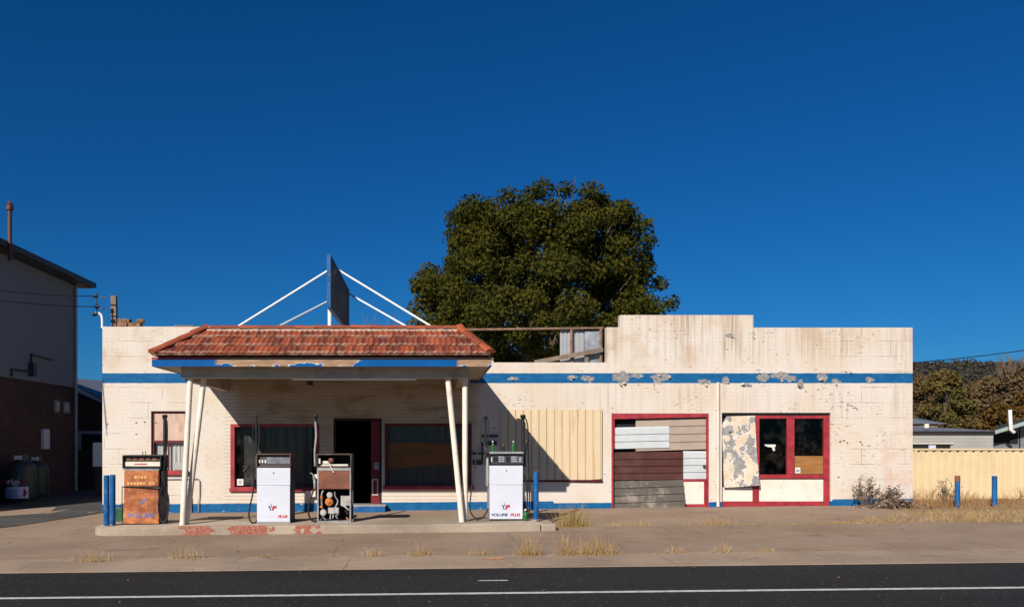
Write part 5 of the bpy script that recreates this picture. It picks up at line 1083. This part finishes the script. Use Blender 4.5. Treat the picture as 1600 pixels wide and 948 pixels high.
rtree(1590, 1680, 595, 690, 52, 'redleaf', 'yellowing tree cut off by the right edge behind the shed', 36, 60)
rr = random.Random(8); b = MB(); D = 70; c0 = P(1582, 640, D); b.tube([(c0.x, D, 0), (c0.x, D, 6)], [.2, .12], 8)
for k in range(26):
    e = P(1582+rr.uniform(-26, 24), rr.uniform(546, 585), D); z = rr.uniform(3.5, 6); b.tube([(c0.x, D, z), ((c0.x+e.x)/2, D+rr.uniform(-.5,.5), (z+e.z)/2+.2), (e.x, D, e.z)], [.06, .04, .012], 5)
    for j in range(4): f = e+Vector((rr.uniform(-.5,.5), 0, rr.uniform(-.2,.6))); m_ = e*.8+Vector((c0.x, D, z))*.2; b.tube([m_, f], [.02, .008], 4)
b.build('bare_tree', M['twig'], base=(c0.x, D, 0), label='leafless tree with fine bare branches against the sky at the right', cat='tree')
# hill
def hz(x, y):
    k = min(1, max(0, (x-60)/170)); k = k*k*(3-2*k); top = 20+17.5*k; a = min(1, max(0, (y-140)/260)); a = a*a*(3-2*a)
    return -.5+top*a+1.2*math.sin(x*.021+1.3)*a+.8*math.sin(x*.057+y*.02)*a
b = MB(); hx = linsp(-500, 700, 24); hy = linsp(130, 520, 20); n = len(hx)
b.add([(x, y, hz(x, y)) for y in hy for x in hx], [(j*n+i, j*n+i+1, (j+1)*n+i+1, (j+1)*n+i) for j in range(len(hy)-1) for i in range(n-1)])
b.build('hill', simple('hill_scrub', (.075,.068,.035), .95, .3, .05, 0), base=(100, 300, 0), kind='structure')
rs = np.random.RandomState(2); rr = random.Random(2); cl = []
for k in range(8200):
    y = rr.uniform(150, 430); x = rr.uniform(.42, .95)*y if rr.random() < .75 else rr.uniform(-.9, .95)*y; r = rr.uniform(1.0, 2.2)*(1.5 if rr.random() < .10 else 1); cl.append(((x, y, hz(x, y)+r*.5), r))
quads_obj('distant_wood', clump_leaves(cl, 12, .8, rs, 1.0), M['farleaf'], base=(200, 300, 0), label='dark wood covering the far hill on the right', cat='wood', kind='stuff')

# ------------------------------------------------------------------ grass and weeds
def blades(spots, rs, n_each=None):
    """spots: rows of (x, y, z, height, lean, width)"""
    out = []
    for x, y, z, h, lean, w in spots:
        a = rs.uniform(0, 6.283); dx, dy = math.cos(a)*lean*h, math.sin(a)*lean*h; f = rs.uniform(0, 6.283); wx, wy = math.cos(f)*w/2, math.sin(f)*w/2*.6
        p0 = (x, y, z); p1 = (x+dx*.35, y+dy*.35, z+h*.6); p2 = (x+dx, y+dy, z+h)
        out.append([(p0[0]-wx, p0[1]-wy, p0[2]), (p0[0]+wx, p0[1]+wy, p0[2]), (p1[0]+wx*.8, p1[1]+wy*.8, p1[2]), (p1[0]-wx*.8, p1[1]-wy*.8, p1[2])])
        out.append([(p1[0]-wx*.8, p1[1]-wy*.8, p1[2]), (p1[0]+wx*.8, p1[1]+wy*.8, p1[2]), (p2[0]+wx*.15, p2[1]+wy*.15, p2[2]), (p2[0]-wx*.15, p2[1]-wy*.15, p2[2])])
    return np.array(out)
TG = 'dry grass tufts in the paving joints'
def tuft(u, D, wpx, hpx, n, lab, m='straw', seed=0):
    rs = np.random.RandomState(seed+int(u)); s_ = F/D; x = (u-CU)/s_; w = wpx/s_/2; h = hpx/s_; sp = []
    n = int(n*.85)
    for k in range(n):
        q = rs.normal()*.5; q = max(-1, min(1, q)); xx = x+q*w; yy = D+rs.normal()*.04; hh = h*(rs.uniform(.1, 1.0)**2.0)*(1.1-.4*abs(q)); sp.append((xx, yy, gz(xx, yy)+.01, hh, rs.uniform(.1, .9), rs.uniform(.004, .009)))
    quads_obj('grass_tuft', blades(sp, rs), M[m], base=(x, D, gz(x, D)), label=lab, cat='grass tuft', group=TG)
KD = 12.69
tuft(143, KD-.25, 66, 26, 150, 'spiky dry tuft in the gutter joint below the two left bollards')
tuft(288, KD-.05, 66, 26, 130, 'dry tuft with two tall stalks in the gutter joint below the left canopy posts')
tuft(420, KD, 36, 10, 90, 'tiny dry tuft in the gutter joint below the white pump with faded lettering')
tuft(524, KD, 18, 12, 50, 'small dry tuft in the gutter joint below the gutted pump')
tuft(585, KD, 50, 18, 130, 'thin straggling tuft in the gutter joint below the dark doorway')
tuft(657, KD, 40, 22, 150, 'upright straw tuft in the gutter joint below the window with the brown board')
tuft(748, KD, 44, 16, 130, 'dry tuft at the orange paint mark on the kerb')
tuft(824, KD-.1, 46, 42, 260, 'tall fanned straw tuft in the gutter joint below the island end block')
tuft(885, KD-.1, 40, 42, 190, 'leaning straw tuft at the left end of the longest clump by the road')
tuft(930, KD-.1, 82, 34, 420, 'widest dense straw tuft by the road, right of the pump island')
tuft(1060, KD, 70, 14, 150, 'long flat dry tuft in the gutter joint below the garage door')
tuft(1128, KD, 34, 22, 70, 'single thin-stalked tuft in the gutter joint below the downpipe')
tuft(1196, KD, 36, 10, 90, 'low dry tuft in the gutter joint below the left black pane')
tuft(896, 15.85, 56, 44, 620, 'bushy green yellow grass clump at the right end of the pump island', 'greenstraw')
tuft(860, 15.7, 46, 12, 160, 'low brown weeds around the broken end block of the island', 'brownstraw')
tuft(985, 15.89, 95, 14, 260, 'flat strip of dry grass in the footpath joint below the garage door')
tuft(1122, 15.89, 62, 24, 260, 'dry clump in the footpath joint below the downpipe')
tuft(1068, 15.89, 26, 9, 70, 'small low dry patch in the footpath joint left of the downpipe')
# the verge and the strip along the right-hand joint
rs = np.random.RandomState(12); sp = []
for k in range(5200):
    x = 8.0+14*rs.rand(); t = max(0, min(1, (x-8.2)/2.6)); y = 15.92+rs.rand()**1.5*(.10+1.55*t); sp.append((x, y, gz(x, y)-.01, rs.uniform(.03, .15)*(.6+.6*t), rs.uniform(.4, 1.8), rs.uniform(.006, .012)))
for k in range(700):
    x = rs.uniform(6.2, 9.5); y = 15.9+rs.normal()*.03; sp.append((x, y, gz(x, y), rs.uniform(.02, .06), rs.uniform(.4, 1.5), .008))
quads_obj('dry_grass', blades(sp, rs), M['straw'], base=(13, 17, 0), label='dry straw coloured grass along the verge in front of the cream fence', cat='dry grass', kind='stuff')
sp = []
for k in range(4300):
    x = 10.9+10*rs.rand(); y = 17.9+rs.rand()*2.3; hm = .42*math.exp(-((x-12.6)/1.1)**2)+.36*math.exp(-((x-15.0)/.5)**2)+.20*math.exp(-((x-11.4)/.5)**2)+.12
    sp.append((x, y, gz(x, y)-.01, rs.uniform(.2, .9)*hm*(1.0 if y > 18.7 else .6), rs.uniform(.2, 1.3), rs.uniform(.006, .014)))
quads_obj('brown_grass', blades(sp, rs), M['brownstraw'], base=(14, 19, 0), label='tangled brown dead grass heaped at the foot of the cream fence', cat='dead grass', kind='stuff')
sp = []
for k in range(900):
    x = rs.uniform(-8, 13); y = KD+rs.normal()*.03
    if math.sin(x*2.3)+math.sin(x*.9+1) < -.1: continue
    sp.append((x, y, gz(x, y), rs.uniform(.01, .05), rs.uniform(.3, 1.6), .007))
quads_obj('joint_weeds', blades(sp, rs), M['brownstraw'], base=(2, KD, -.2), label='sparse low weeds along the gutter joint', cat='weeds', kind='stuff')
# dead shrubs
def shrub(u0, u1, vtop, D, lab, seed, nst=14, leaves=260, mt='deadleaf', lsz=.035):
    rr = random.Random(seed); rs = np.random.RandomState(seed); s_ = F/D; xc = ((u0+u1)/2-CU)/s_; w = (u1-u0)/2/s_; z0 = gz(xc, D); h = H+(CV-vtop)/s_-z0; t = empty('dead_shrub', (xc, D, z0), lab, 'shrub', 'dead shrubs at the station corner'); b = MB(); tips = []
    for k in range(nst):
        e = Vector((xc+rr.uniform(-w, w), D+rr.uniform(-.15, .15), z0+h*rr.uniform(.45, 1.0))); p = Vector((xc+rr.uniform(-.4, .4)*w, D, z0)); m_ = (p+e)/2+Vector((rr.uniform(-.05,.05), 0, .05)); b.tube([p, m_, e], [.010, .007, .003], 5)
        for j in range(5): s2 = p+(e-p)*rr.uniform(.4, 1); f = s2+Vector((rr.uniform(-.14,.14), rr.uniform(-.1,.1), rr.uniform(-.02,.16))); b.tube([s2, f], [.005, .002], 4); tips.append(f)
    b.build('stems', M['twig'], t)
    if leaves: c = np.array([tuple(rr.choice(tips)) for _ in range(leaves)])+rs.normal(size=(leaves, 3))*.025; quads_obj('foliage', leaf_quads(c, np.zeros((leaves, 3)), lsz, rs, 1.3), M[mt], t)
    return t
shrub(1334, 1372, 742, 18.7, 'grey dead weed with spindly stalks against the wall right of the shopfront', 3, 13, 260)
shrub(1368, 1412, 762, 18.75, 'low tangled dead weed at the right corner of the station wall', 6, 18, 420)
shrub(1464, 1492, 748, 19.2, 'bare twiggy dried bush just left of the rusty-topped bollard', 7, 12, 120, 'deadleaf', .03)
rs = np.random.RandomState(31); n = 1500; c = np.stack([rs.normal(size=n)*.36+10.95, 18.6+rs.normal(size=n)*.14, rs.rand(n)], 1); c[:, 2] = [gz(a, b_)+.01+.20*q*math.exp(-((a-10.95)/.45)**2) for a, b_, q in c]
quads_obj('leaf_litter', leaf_quads(c, np.zeros((n, 3)), .05, rs, 1.4), M['deadleaf'], base=(10.95, 18.6, .1), label='grey heap of dead leaves and stalks at the foot of the wall right of the shopfront', cat='leaf litter', kind='stuff')
# orange survey paint on the kerb
b = MB(); xq = (765-CU)/97.0; rr = random.Random(6)
for k in range(7):
    x = xq+rr.uniform(-.16, .16); y = 12.3+rr.uniform(-.14, .14); r = rr.uniform(.03, .08); b.add([(x+r*math.cos(t)*rr.uniform(.7,1.4), y+r*math.sin(t)*.8, gz(x, y)+.0165+k*.0004) for t in [i*math.pi/5 for i in range(10)]], [tuple(range(10))])
b.build('kerb_paint', simple('orange_paint', (.62, .27, .14), .8, .2, 14, .2, dirt=(.25,.18,.13), dirt_amt=.8, dscale=20), kind='structure')
# small debris
rs = np.random.RandomState(77); n = 330; xx = rs.uniform(-9, 14, n); yy = np.where(rs.rand(n) < .8, rs.uniform(12.8, 18.8, n), rs.uniform(9, 11.6, n)); c = np.stack([xx, yy, [gz(a, b_)+.03 for a, b_ in zip(xx, yy)]], 1)
nn = np.tile([0, 0, 2.5], (n, 1)); quads_obj('debris', leaf_quads(c, nn, .026, rs, 1.4), M['deadleaf'], base=(2, 14, -.1), label='scattered dead leaves and grit on the paving and road edge', cat='debris', kind='stuff')

# ------------------------------------------------------------------ light, sky, camera
d = Vector((2.09, 3.56, -2.68)).normalized(); elev = math.asin(-d.z); az = math.atan2(-d.x, -d.y)
sun = bpy.data.lights.new('sun', 'SUN'); sun.energy = 5.0; sun.angle = R(.5); sun.color = (1.0, .925, .82)
so = bpy.data.objects.new('sun', sun); COL.objects.link(so); so.rotation_euler = d.to_track_quat('-Z', 'Y').to_euler(); so.location = (-20, -30, 25)
w = bpy.data.worlds.new('World'); sc.world = w; w.use_nodes = True; nt = w.node_tree
sky = nt.nodes.new('ShaderNodeTexSky'); sky.sky_type = 'NISHITA'; sky.sun_disc = False; sky.sun_elevation = elev; sky.sun_rotation = az; sky.altitude = 300; sky.air_density = 1.0; sky.dust_density = .5; sky.ozone_density = 3.0
hsv = nd(nt, 'ShaderNodeMix', {0: 1.0, 6: sky.outputs[0], 7: (.158, .485, .86)}, data_type='RGBA', blend_type='MULTIPLY')
bg = nt.nodes['Background']; hs2 = nd(nt, 'ShaderNodeHueSaturation', {'Saturation': 1.045, 'Color': hsv.outputs[2]}); nt.links.new(hs2.outputs[0], bg.inputs[0]); bg.inputs[1].default_value = .06
cam = bpy.data.cameras.new('camera'); co = bpy.data.objects.new('camera', cam); COL.objects.link(co); sc.camera = co
co.location = (0, 0, H); co.rotation_euler = (R(90), 0, 0); cam.sensor_width = 36; cam.sensor_fit = 'HORIZONTAL'; cam.lens = 36*F/1600
cam.shift_x = (800-CU)/1600; cam.shift_y = (CV-474)/1600; cam.clip_start = .1; cam.clip_end = 4000
sc.view_settings.view_transform = 'Standard'; sc.view_settings.look = 'None'; sc.view_settings.exposure = .35; sc.view_settings.gamma = 1; sc.view_settings.use_curve_mapping = False
